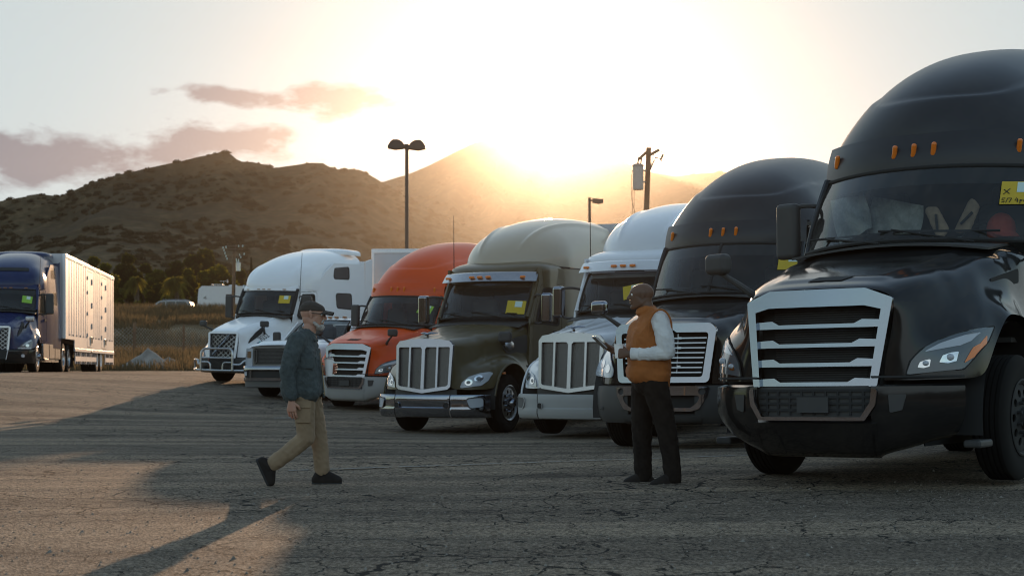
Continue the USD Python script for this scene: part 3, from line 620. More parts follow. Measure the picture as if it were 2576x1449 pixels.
def truck_cascadia(label, loc, yaw, roll=0.0, paint_='black_paint', roof='black_satin', kind='new', bumper='black_paint', group=None, notice=(0.955, .62, 'paper', 0.05), lights_tilt=-.35, mirrormat='plastic', name='semi_truck'):
    T = thing(name, label, 'semi truck', loc, yaw, roll, group)
    new = kind == 'new'
    gt, gb, gz0, gz1 = (.62, .525, .78, 1.46) if new else (.68, .60, .80, 1.52)
    ax0 = -.33 if new else 0.0
    arch = (ax0 + .05, .51, .80, .84)
    st = [(1.06, [(0, 1.545), (.3, 1.54), (.52, 1.51), (gt, 1.45), (gt - .02, 1.25), (gb + .02, 1.0), (gb, .80)]),
          (1.0, [(0, 1.575), (.33, 1.57), (.58, 1.53), (gt + .03, 1.45), (gt + .05, 1.2), (gb + .18, 1.0), (gb + .225, .80)]),
          (.88, [(0, 1.615), (.36, 1.61), (.63, 1.565), (gt + .075, 1.48), (.78, 1.22), (.89, 1.03), (.92, .80)]),
          (.70, [(0, 1.66), (.40, 1.655), (.70, 1.61), (.765, 1.52), (.84, 1.30), (1.01, 1.12), (1.06, .80)]),
          (.52, [(0, 1.705), (.43, 1.70), (.745, 1.65), (.81, 1.555), (.90, 1.36), (1.07, 1.22), (1.13, .82)]),
          (.38, [(0, 1.735), (.45, 1.73), (.78, 1.68), (.85, 1.585), (.93, 1.42), (1.08, 1.29), (1.145, 1.0)]),
          (0.0, [(0, 1.81), (.48, 1.80), (.84, 1.755), (.92, 1.665), (.985, 1.52), (1.10, 1.425), (1.185, 1.32)]),
          (-.40, [(0, 1.91), (.50, 1.90), (.92, 1.845), (.995, 1.75), (1.03, 1.55), (1.10, 1.42), (1.18, 1.30)]),
          (-.66, [(0, 1.985), (.52, 1.97), (.97, 1.905), (1.03, 1.80), (1.045, 1.55), (1.08, 1.35), (1.14, 1.0)]),
          (-.96, [(0, 1.90), (.52, 1.91), (.98, 1.935), (1.045, 1.84), (1.055, 1.55), (1.08, 1.3), (1.12, .95)])]
    G = hood_grid(st, arch=arch); hood = full(G)
    # raised centre panel of the bonnet
    v = np.asarray(hood.vertices); lim = np.interp(v[:, 0], [-.66, .9], [.74, .50]); k = sstep(0, .10, lim - np.abs(v[:, 1])) * sstep(0, .12, .93 - v[:, 0]) * (v[:, 2] > 1.4); v = v.copy(); v[:, 2] += .014 * k; hood.vertices = v
    put(T, 'hood', hood, M[paint_], 40)
    fx = onto(hood, lambda v: (v[:, 1] > .5) & (v[:, 0] > -.2) & (v[:, 2] < 1.45), 0)
    fn = front_fn(1.16, .18, .12, .9)
    if new: cascadia_grille_new(T, fn)
    else:
        outer = rpoly([(-.67, 1.50), (-.60, 1.57), (.60, 1.57), (.67, 1.50), (.60, .84), (-.60, .84)], .06); inner = rpoly([(-.58, 1.455), (-.18, 1.455), (-.14, 1.485), (.14, 1.485), (.18, 1.455), (.58, 1.455), (.52, .91), (-.52, .91)], .035)
        put(T, 'grille_frame', panel(outer.difference(inner), .06, fn, .08), M['chrome'], 30)
        for z in np.linspace(.965, 1.385, 8):
            a = np.interp(z, [.92, 1.44], [.49, .555]); put(T, 'grille_bar', panel(sbox(-a, z - .008, a, z + .008), .03, lambda u, v, w: fn(u, v, w + .0), .12), M['chrome'], 30)
        put(T, 'grille_strut', panel(Polygon([(-.035, .92), (.03, .92), (.03, 1.46), (-.035, 1.46)]), .03, lambda u, v, w: fn(u, v, w - .03), .1), M['chrome'])
        put(T, 'grille_backing', panel(Polygon([(-.58, 1.5), (.58, 1.5), (.52, .86), (-.52, .86)]), .01, lambda u, v, w: fn(u, v, w - .12), .2), M['dark'])
        put(T, 'grille_clip', cat([panel(sbox(.16, z, .20, z + .03), .02, lambda u, v, w: fn(u, v, w - .08), 0) for z in (1.37, 1.25, 1.02)] + [panel(sbox(.15, .95, .158, 1.44), .02, lambda u, v, w: fn(u, v, w - .085), 0)]), M['steel'])
    # hood vent slot
    zt = onto(hood, lambda v: v[:, 2] > 1.3, 2)
    if new:
        put(T, 'hood_vent', panel(Polygon([(.90, -.16), (.90, .12), (.82, .20), (.82, -.10)]), .004, lambda u, v, w: (u, v, zt(u, v) + .003 + w), .08), M['dark'])
    for s in (1, -1):
        if new:
            def hp(poly, lift, th=.006):
                return panel(poly, th, lambda u, v, w: (fx(u, v) + lift + w, s * u, v), .05)
            H = rpoly([(.69, .865), (.72, .97), (.79, 1.06), (.90, 1.14), (1.02, 1.20), (1.13, 1.24), (1.125, 1.12), (1.08, .98), (1.04, .905)], .008)
            hl = put(T, 'headlight', hp(H, .012, .012), M['lens_dark'], 30)
            put(hl, 'light_bar', hp(rpoly([(.80, 1.035), (.90, 1.105), (1.02, 1.165), (1.09, 1.19), (1.06, 1.12), (1.01, 1.085)], .004), .024), M['lens'], 30)
            for a, b, w_, h_ in ((.81, .945, .075, .060), (.955, .990, .095, .080)):
                put(hl, 'lamp', hp(rpoly([(a - w_ * .55, b - h_ * .42), (a - w_ * .35, b + h_ * .25), (a + w_ * .1, b + h_ * .5), (a + w_ * .55, b + h_ * .62), (a + w_ * .48, b - h_ * .30), (a, b - h_ * .5)], .006), .024), M['reflector'], 30)
                c_ = V(float(fx(a, b)) + .018, s * (a + .008), b + .006); put(hl, 'lamp_glass', moved(trimesh.creation.icosphere(2, 1.0), c_, s=(.026, w_ * .34, h_ * .34)), M['lens'], True)
            put(hl, 'turn_signal', hp(rpoly([(1.04, .95), (1.075, 1.07), (1.10, 1.10), (1.115, 1.17), (1.122, 1.10), (1.085, .995)], .002), .026), M['amber'], 30)
            put(T, 'hood_side_vent', panel(rpoly([(-.05, 1.62), (-.62, 1.74), (-.62, 1.62), (-.30, 1.57)], .02), .006, lambda u, v, w: (u, s * (np.interp(u, [-.66, 0], [1.045, .945]) + w), v), .1), M['dark'], 30)
            put(hl, 'lamp_seal', tube([(float(fx(a, b)) + .020, s * a, b) for a, b in np.asarray(H.exterior.coords)[:-1]], .007, 5, closed=True), M['dark'])
        else:
            def hp(poly, lift, th=.006):
                return panel(poly, th, lambda u, v, w: (fx(u, v) + lift + w, s * u, v), .05)
            H = rpoly([(.72, .90), (.70, 1.0), (.76, 1.12), (.88, 1.24), (1.02, 1.27), (1.10, 1.12), (1.105, .93)], .05)
            hl = put(T, 'headlight', hp(H, .014, .02), M['lens'], 30)
            for a, b in ((.82, 1.02), (.97, 1.08)): put(hl, 'lamp', hp(Point(a, b).buffer(.055), .036), M['reflector'], 30)
    mudguard_well(T, .785, x0=ax0 + .05)
    # bumper
    plan = np.array([(1.23, 0), (1.23, .25), (1.19, .50), (1.08, .73), (.975, .875), (.87, .965), (.75, 1.05)])
    pl = resample(plan, 60)
    def bump(y0, y1, zs, off, mat, nm):
        m = (pl[:, 1] >= y0 - .03) & (pl[:, 1] <= y1 + .03); q = pl[m]; P = []
        d = np.gradient(q, axis=0); d /= np.linalg.norm(d, axis=1, keepdims=True); nx_, ny_ = d[:, 1], -d[:, 0]
        for z, o in zip(zs, off):
            zz = z if np.isscalar(z) else np.interp(q[:, 1], *z); P.append(np.stack([q[:, 0] + o * nx_, np.maximum(q[:, 1] + o * ny_, 0 if y0 <= 0 else .3), np.broadcast_to(zz, q[:, 0].shape)], -1))
        g = np.array(P)
        if y0 <= 0: R = g[:, ::-1].copy(); R[..., 1] *= -1; g = np.concatenate([R[:, :-1], g], 1); put(T, nm, grid(g, flip=True), M[mat], 40)
        else:
            for s in (1, -1): h = g.copy(); h[..., 1] *= s; put(T, nm, grid(h, flip=(s > 0)), M[mat], 40)
    fb = lambda u, v, w: (np.interp(np.abs(u), pl[:, 1], pl[:, 0]) + w, u, v)
    if new:
        top = ([0, .5, 1.15], [.80, .80, .84])
        bump(.50, 1.10, [([0, 1.15], [.79, .80]), .78, .68, .56, ([.5, 1.05], [.42, .50]), ([.5, 1.05], [.30, .42]), ([.5, 1.05], [.235, .385]), ([.5, 1.05], [.22, .37])], [-.06, 0, .010, .0, -.03, -.09, -.17, -.35], bumper, 'bumper_corner')
        bump(0, .50, [.53, .50, .42, .30, .235, .22], [-.08, .004, -.03, -.09, -.17, -.35], bumper, 'bumper')
        ring = rpoly([(-.535, .765), (.535, .765), (.52, .64), (.44, .52), (-.44, .52), (-.52, .64)], .02).difference(Polygon([(-.495, .80), (.495, .80), (.48, .66), (.41, .548), (-.41, .548), (-.48, .66)]))
        put(T, 'lower_grille_frame', panel(ring, .03, lambda u, v, w: fb(u, v, w + .012), .06), M['chrome'], 30)
        put(T, 'lower_grille', panel(Polygon([(-.5, .78), (.5, .78), (.46, .56), (.40, .54), (-.40, .54), (-.46, .56)]), .01, lambda u, v, w: fb(u, v, w - .05), .1), M['plastic'])
        put(T, 'lower_grille_mesh', cat([panel(sbox(-.46, z, .46, z + .02), .01, lambda u, v, w: fb(u, v, w - .035), .2) for z in (.74, .69, .64, .59)] + [panel(sbox(y, .56, y + .016, .76), .01, lambda u, v, w: fb(u, v, w - .036), .2) for y in np.arange(-.40, .41, .1)]), M['dark'])
        put(T, 'plate_holder', panel(sbox(-.12, .58, .14, .70), .01, lambda u, v, w: fb(u, v, w - .01), .2), M['plastic'])
        bump(.50, 1.09, [.86, .845], [-.005, -.002], 'dark', 'bumper_gap')
        for s in (1, -1): put(T, 'fog_lamp_cover', panel(rpoly([(s * .60, .72), (s * .72, .72), (s * .69, .60), (s * .61, .58)], .01), .008, lambda u, v, w: fb(u, v, w + .010), .05), M['plastic'], 30)
        for s in (1, -1): put(T, 'fender_step', cat(rbox((.5, s * 1.06, .33), (.3, .14, .06), .02)), M['plastic'])
    else:
        bump(.45, 1.15, [([0, 1.15], [.80, .83]), .80, .70, .56, .42, .34, .33], [-.12, .01, .03, .03, .01, -.06, -.3], bumper, 'bumper_corner')
        bump(0, .50, [.47, .44, .38, .33, .32], [-.08, .018, .0, -.06, -.3], bumper, 'bumper')
        ring = rpoly([(-.62, .80), (.62, .80), (.60, .68), (.50, .52), (.40, .49), (-.40, .49), (-.50, .52), (-.60, .68)], .03)
        hole = rpoly([(-.52, .685), (.52, .685), (.48, .60), (.40, .535), (-.40, .535), (-.48, .60)], .03)
        eyes = unary_union([Point(s * .535, .735).buffer(.042) for s in (1, -1)])
        put(T, 'bumper_insert', panel(ring.difference(hole).difference(eyes), .05, lambda u, v, w: fb(u, v, w + .0), .06), M['chrome'], 30)
        put(T, 'bumper_opening', panel(sbox(-.6, .48, .6, .79), .01, lambda u, v, w: fb(u, v, w - .06), .2), M['dark'])
        put(T, 'bumper_post', cat([panel(sbox(y, .53, y + .035, .69), .02, lambda u, v, w: fb(u, v, w - .03), .2) for y in (-.05,)]), M['steel'])
        for s in (1, -1):
            put(T, 'fog_lamp', panel(rpoly([(s * .86, .67), (s * 1.0, .67), (s * 1.0, .50), (s * .86, .50)], .03), .012, lambda u, v, w: (np.interp(np.abs(u), pl[:, 1], pl[:, 0]) + .025 + w, u, v), .04), M['dark'], 30)
    # cab
    P = screen_set(T, dict(bc=-.45, bk=.53, bw=1.01, bz=2.02, bzk=.03, tc=-.99, tk=.43, tw=.98, tz=2.70, tzk=.02))
    wipers(T, P)
    put(T, 'cowl', panel(sbox(-1.0, -.88, -.36, .88), .02, lambda u, v, w: (u, v, np.interp(u, [-1.05, -.30], [2.05, 1.955]) - .085 * (v / .95) ** 2 + w), .2), M['plastic'])
    if not new: put(T, 'screen_post', tube(P[:, P.shape[1] // 2] + V(.004, 0, 0), .022, 6), M['dark'])
    put(T, 'sun_band', grid(windscreen(-.45, .53, 1.0, 2.02, .03, -.99, .43, .97, 2.70, .02, off=-.02)[-3:, :], flip=True), M['dark'], True)
    put(T, 'cab_header', header(-1.02, .46, 1.03, 2.685, 3.02, .10, bulge=.03), M[roof], 40)
    D = dome_grid(-1.20, -4.8, 3.0, 4.22, 1.18, 1.05, 3.1, pw=2.03, ph=1.92, n0=2.11, n1=3.1, m0=.94, m1=1.5, recess=(3.36, .85, 1.0, .022), base=2.95)
    put(T, 'roof_fairing', grid(D, flip=True), M[roof], 40)
    xl = lambda y: -1.07 - .46 * abs(y / 1.03) ** 2.4 + .035
    marker_lights(T, [(xl(y), y, 2.86) for y in (-.85, -.18, 0, .18, .85)], -.28, lights_tilt * 0 + .22)
    ys = [(0.0, .98), (-.9, .995), (-1.45, 1.02), (-2.1, 1.08), (-2.7, 1.12), (-4.8, 1.13)]
    body = Polygon([(-.88, .95), (-.93, 1.30), (-1.01, 2.02), (-1.47, 2.66), (-1.65, 2.93), (-2.1, 3.03), (-4.7, 3.03), (-4.7, .75), (-1.6, .75)])
    door = rpoly([(-1.08, 1.02), (-1.12, 2.0), (-1.54, 2.64), (-2.2, 2.66), (-2.2, 1.02)], .05); win = rpoly([(-1.24, 2.0), (-1.62, 2.58), (-2.1, 2.58), (-2.1, 1.94)], .05)
    cab_sides(T, body, door, win, ys, paint_, [rpoly([(-2.9, 2.2), (-2.9, 2.55), (-3.4, 2.55), (-3.4, 2.2)], .05)])
    for s in (1, -1):
        put(T, 'pillar', tube([(-.985, s * 1.0, 1.98), (-1.20, s * 1.01, 2.34), (-1.43, s * .99, 2.70)], .036, 8, smooth=8), M[paint_ if not new else 'black_paint'], 40)
        if new or s > 0: tall_mirror(T, 1.32, -1.25, 1.97, 2.50, s, mirrormat, ya=1.0, xa=-1.35)
        if s < 0 or paint_ == 'red_paint': hood_mirror(T, (.80, 1.01, 1.80), (.62, .72, 1.50), s, 'plastic' if new else 'chrome', size=(.13, .23, .17))
        put(T, 'side_fairing', panel(rpoly([(-.70, .40), (-.62, .95), (-4.6, .95), (-4.6, .40)], .04), .05, lambda u, v, w: (u, s * (1.10 + w), v), .4), M[paint_])
    put(T, 'cab_back', box((-4.68, 0, 2.2), (.04, 2.24, 2.6)), M[paint_])
    interior(T, -.60, 2.0, -2.5)
    if notice: paper(T, P, notice[0], notice[1], .34, .26, notice[2], notice[3])
    for s in (1, -1): wheel(T, ax0, s * (1.02 if new else .97), s, rimmat='dark' if bumper == 'black_paint' else 'alu')
    chassis(T, -4.7, tank=False)
    return T, P
# ------------------------------------------------------------------ long nosed lorries with a four pane mesh grille
def truck_longnose(label, loc, yaw, roll=0.0, paint_='flare_olive_paint', roof='flare_beige_roof', visor='steel', bumper='chrome', group=None, low=True, rails=True, notice=(.9, .4, 'paper', 0.0), fender=None):
    T = thing('semi_truck', label, 'semi truck', loc, yaw, roll, group)
    fender = fender or paint_
    arch = (0, .51, .68, .84)
    st = [(1.16, [(0, 1.615), (.25, 1.61), (.48, 1.575), (.545, 1.50), (.545, 1.2), (.525, .95), (.515, .76)]),
          (1.06, [(0, 1.63), (.25, 1.625), (.49, 1.59), (.565, 1.50), (.57, 1.2), (.60, .95), (.62, .72)]),
          (.92, [(0, 1.65), (.30, 1.645), (.52, 1.61), (.60, 1.51), (.62, 1.14), (.78, 1.0), (.86, .72)]),
          (.72, [(0, 1.68), (.32, 1.675), (.55, 1.635), (.63, 1.52), (.66, 1.18), (.92, 1.10), (1.02, .72)]),
          (.55, [(0, 1.70), (.34, 1.695), (.58, 1.655), (.66, 1.53), (.69, 1.22), (.94, 1.20), (1.09, .76)]),
          (.30, [(0, 1.735), (.37, 1.73), (.63, 1.69), (.71, 1.56), (.74, 1.27), (.96, 1.28), (1.11, 1.12)]),
          (0.0, [(0, 1.78), (.40, 1.77), (.69, 1.73), (.77, 1.60), (.80, 1.31), (.97, 1.32), (1.13, 1.20)]),
          (-.35, [(0, 1.84), (.44, 1.83), (.76, 1.79), (.84, 1.66), (.87, 1.31), (.98, 1.29), (1.12, 1.12)]),
          (-.62, [(0, 1.90), (.47, 1.89), (.81, 1.85), (.89, 1.70), (.91, 1.30), (.97, 1.20), (1.08, .85)]),
          (-.98, [(0, 1.99), (.50, 1.98), (.86, 1.94), (.93, 1.76), (.94, 1.30), (.96, 1.1), (1.05, .80)])]
    hood = full(hood_grid(st, nx=80, arch=arch))
    # three long creases in the bonnet
    v = np.asarray(hood.vertices).copy(); k = np.exp(-((np.abs(v[:, 1]) - .22 - .06 * (1.1 - v[:, 0])) / .03) ** 2) * (v[:, 2] > 1.5) * .012; v[:, 2] += k; v[:, 2] += .016 * np.exp(-(v[:, 1] / .05) ** 2) * (v[:, 2] > 1.5); hood.vertices = v
    put(T, 'hood', hood, M[paint_], 40)
    zt = onto(hood, lambda v: v[:, 2] > 1.5, 2); fx = onto(hood, lambda v: (v[:, 1] > .53) & (v[:, 0] > .3) & (v[:, 2] < 1.2), 0)
    # grille: bright surround, three bars, four mesh panes
    fn = front_fn(1.20, .10, .08, .9)
    outer = rpoly([(-.555, 1.505), (-.49, 1.58), (-.25, 1.615), (0, 1.62), (.25, 1.615), (.49, 1.58), (.555, 1.505), (.53, .80), (.48, .755), (0, .69), (-.48, .755), (-.53, .80)], .02)
    panes = []
    for s in (1, -1):
        panes.append(rpoly([(s * .03, 1.44), (s * .06, 1.475), (s * .25, 1.475), (s * .25, .785), (s * .03, .755)], .012))
        panes.append(rpoly([(s * .285, 1.475), (s * .49, 1.475), (s * .50, 1.45), (s * .485, .835), (s * .45, .81), (s * .285, .79)], .012))
    hole = unary_union(panes)
    put(T, 'grille_frame', panel(outer.difference(hole), .05, fn, .08), M['chrome' if bumper == 'chrome' else 'alu'], 30)
    for p in panes: put(T, 'grille_mesh', panel(p.buffer(.006), .01, lambda u, v, w: fn(u, v, w - .02), .2), M['mesh'])
    put(T, 'grille_backing', panel(outer.buffer(-.02), .01, lambda u, v, w: fn(u, v, w - .06), .2), M['dark'])
    # winged ornament on the nose
    wing = []
    for s in (1, -1): wing.append(tube([(1.06, 0, 1.70), (1.05, s * .07, 1.715), (1.00, s * .17, 1.715)], [.022, .018, .006], 8, smooth=6))
    put(T, 'ornament', cat(moved(trimesh.creation.icosphere(2, 1), (1.09, 0, 1.695), s=(.05, .03, .025)), wing, cyl((1.06, 0, 1.60), (1.06, 0, 1.70), .02, 8)), M['chrome'], 40)
    for s in (1, -1):
        def hp(poly, lift, th=.006): return panel(poly, th, lambda u, v, w: (fx(u, v) + lift + w, s * u, v), .05)
        H = rpoly([(.635, .775), (.66, .87), (.75, .97), (.88, 1.03), (1.0, 1.055), (1.03, 1.03), (1.0, .90), (.93, .82)], .02)
        hl = put(T, 'headlight', hp(H, .014, .012), M['lens'], 30)
        for a, b, r in ((.76, .875, .055), (.89, .94, .06)):
            put(hl, 'lamp', hp(Point(a, b).buffer(r), .03), M['reflector'], 30); put(hl, 'lamp_glass', hp(Point(a, b).buffer(r * .5), .038), M['lens_dark'], 30)
        put(T, 'side_marker', rbox((.30, s * 1.085, 1.03), (.10, .03, .04), .012), M['amber'])
        # round intake and louvre on the bonnet side
        put(T, 'air_intake', cat(moved(revolve([(0.001, .03), (.09, .03), (.12, 0.01), (.13, -.02)], 20), (-.35, s * .875, 1.52), rz=0, s=(1.25, s, .72))), M['steel'], 40)
        put(T, 'intake_panel', panel(rpoly([(-.30, 1.36), (-.12, 1.50), (-.55, 1.66), (-.90, 1.72), (-.90, 1.40)], .04), .02, lambda u, v, w: (u, s * (np.interp(u, [-.98, 0], [.925, .785]) + .012 + w), v), .1), M['plastic'], 30)
        put(T, 'fender_trim', tube([(.69 * math.cos(t), s * 1.11, .51 + .695 * math.sin(t)) for t in np.linspace(.2, math.pi - .3, 24)], .018, 6), M[paint_], 40)
    mudguard_well(T, .67)
    # bumper in three lengths
    plan = np.array([(1.30, 0), (1.29, .25), (1.24, .52), (1.14, .78), (1.02, .95), (.90, 1.04), (.78, 1.075)])
    pl = resample(plan, 60); fb = lambda u, v, w: (np.interp(np.abs(u), pl[:, 1], pl[:, 0]) + w, u, v)
    zb = .27
    def seg(y0, y1, nm):
        ys = np.linspace(y0, y1, 24); prof = [(-.10, .665), (0, .665), (.02, .64), (.025, .56), (.012, .46), (.03, .44), (.03, .36), (-.02, zb + .02), (-.10, zb), (-.3, zb)]
        P = np.array([[fb(y, z, o) for y in ys] for o, z in prof]); return grid(P, flip=True)
    put(T, 'bumper', seg(-.53, .53, 'bumper'), M[bumper], 40)
    for s in (1, -1):
        put(T, 'bumper_end', seg(*sorted((s * .545, s * 1.075)), 'bumper_end'), M[bumper], 40)
        put(T, 'tow_eye', cat(panel(rpoly([(s * .44, .53), (s * .53, .53), (s * .53, .44), (s * .44, .44)], .03).buffer(.008).difference(rpoly([(s * .44, .53), (s * .53, .53), (s * .53, .44), (s * .44, .44)], .03)), .02, lambda u, v, w: fb(u, v, w + .025), .05)), M[bumper], 30)
        put(T, 'tow_opening', panel(rpoly([(s * .445, .525), (s * .525, .525), (s * .525, .445), (s * .445, .445)], .025), .006, lambda u, v, w: fb(u, v, w + .028), .05), M['dark'])
        fl = rpoly([(s * .80, .60), (s * 1.03, .62), (s * 1.03, .46), (s * .86, .44)], .04)
        put(T, 'fog_lamp_surround', panel(fl.buffer(.014).difference(fl), .02, lambda u, v, w: fb(u, v, w + .025), .04), M[bumper], 30)
        put(T, 'fog_lamp', panel(fl, .006, lambda u, v, w: fb(u, v, w + .028), .04), M['lens' if bumper == 'chrome' else 'grey_plastic'], 30)
    put(T, 'valance', panel(Polygon([(-.6, .76), (0, .70), (.6, .76), (.6, .64), (-.6, .64)]), .01, lambda u, v, w: fb(u, v, w - .10), .2), M['plastic'])
    # cab
    P = screen_set(T, dict(bc=-.74, bk=.24, bw=.87, bz=2.05, bzk=.03, tc=-1.16, tk=.20, tw=.84, tz=2.70, tzk=.02))
    wipers(T, P)
    put(T, 'cowl', panel(sbox(-1.3, -.92, -.62, .92), .02, lambda u, v, w: (u, v, np.interp(u, [-1.3, -.62], [2.06, 1.905]) - .07 * (v / .95) ** 2 + w), .2), M['plastic'])
    put(T, 'cab_header', header(-1.14, .25, .92, 2.68, 2.90, .16, bulge=.04), M[paint_], 40)
    y = .97 * np.sin(np.linspace(-math.pi / 2, math.pi / 2, 33)); vis = []
    for o, z, k in ((0, 2.695, 0), (.012, 2.70, 0), (-.08, 2.85, 0), (-.14, 2.875, 0), (-.20, 2.87, 0)):
        vis.append(np.stack([-.86 + o - .36 * np.abs(y / .97) ** 2.2, y * (1 - (z - 2.7) * .25), np.full_like(y, z)], -1))
    vis.append(vis[0] + V(-.015, 0, .01))
    put(T, 'sun_visor', grid(np.array(vis), flip=True), M[visor], 40)
    for k, yy in enumerate((-.77, -.17, 0, .17, .77)):
        put(T, 'marker_light', moved(rbox((0, 0, 0), (.05, .105, .045), .016), (-.865 - .36 * abs(yy / .97) ** 2.2, yy, 2.775), rz=-math.copysign(.0, yy)), M['amber'], 40)
    D = dome_grid(-1.18, -4.9, 2.86, 3.12, 1.02, .55, .7, pw=2.2, ph=1.8, n0=2.4, n1=4, base=2.6, nx=40)
    put(T, 'cab_roof', grid(D, flip=True), M[paint_], 40)
    D = dome_grid(-1.50, -4.95, 3.02, 4.12, 1.06, 1.25, 3.1, pw=2.1, ph=2.0, n0=2.1, n1=2.8, nx=90, nphi=90)
    # two soft ridges along the fairing
    kk = np.abs(D[..., 1]) ; ridge = np.exp(-((kk - np.interp(D[..., 0], [-4.9, -1.6], [.80, .42])) / .05) ** 2) * .035 * sstep(3.15, 3.4, D[..., 2]); D[..., 2] += ridge
    put(T, 'roof_fairing', grid(D, flip=True), M[roof], 50)
    base = D[:, :1, :]; 
    put(T, 'fairing_seam', tube(D[:46, 0] + V(.004, .006, -.012), .014, 6), M['dark']); put(T, 'fairing_seam', tube(D[:46, -1] + V(.004, -.006, -.012), .014, 6), M['dark'])
    ys = [(0.0, .93), (-1.0, .93), (-1.35, .95), (-2.0, 1.02), (-2.6, 1.08), (-4.95, 1.10)]
    body = Polygon([(-.90, .95), (-.94, 1.3), (-1.0, 2.02), (-1.38, 2.70), (-1.38, 2.95), (-4.9, 3.05), (-4.9, .78), (-2.0, .78), (-2.0, .95)])
    door = rpoly([(-1.10, 1.02), (-1.12, 2.0), (-1.46, 2.64), (-2.12, 2.66), (-2.12, 1.02)], .06); win = rpoly([(-1.22, 1.96), (-1.54, 2.56), (-2.03, 2.58), (-2.03, 1.92)], .06)
    cab_sides(T, body, door, win, ys, paint_, [rpoly([(-3.1, 2.15), (-3.1, 2.5), (-3.6, 2.5), (-3.6, 2.15)], .05)])
    for s in (1, -1):
        put(T, 'pillar', tube([(-1.0, s * .90, 2.03), (-1.2, s * .90, 2.36), (-1.40, s * .88, 2.74)], .05, 8, smooth=8), M[paint_], 40)
        sh = 'chrome' if paint_ == 'flare_olive_paint' else 'white_paint'
        tall_mirror(T, 1.27, -1.05, 1.93, 2.47, s, sh if s > 0 or sh == 'chrome' else 'chrome', w=.20, d=.16, ya=.95, xa=-1.25)
        put(T, 'fairing_side', panel(rpoly([(-4.2, 2.95), (-4.55, 3.6), (-5.1, 3.75), (-5.1, 1.2), (-4.92, 1.2), (-4.92, 2.95)], .05), .02, lambda u, v, w: (u, s * (1.11 + w), v), 0), M[paint_])
    put(T, 'cab_back', box((-4.88, 0, 2.0), (.04, 2.16, 2.2)), M[paint_])
    hood_mirror(T, (.05, .98, 1.66), (-.30, .74, 1.52), 1, 'plastic', size=(.12, .24, .19))
    put(T, 'antenna', tube([(-1.55, -.90, 2.2), (-1.56, -.91, 3.2), (-1.58, -.93, 4.0)], [.012, .008, .005], 5), M['dark'])
    interior(T, -.82, 2.0, -2.7)
    if notice: paper(T, P, notice[0], notice[1], .34, .27, notice[2], notice[3])
    for s in (1, -1): wheel(T, 0, s * .91, s)
    chassis(T, -4.9)
    return T, P
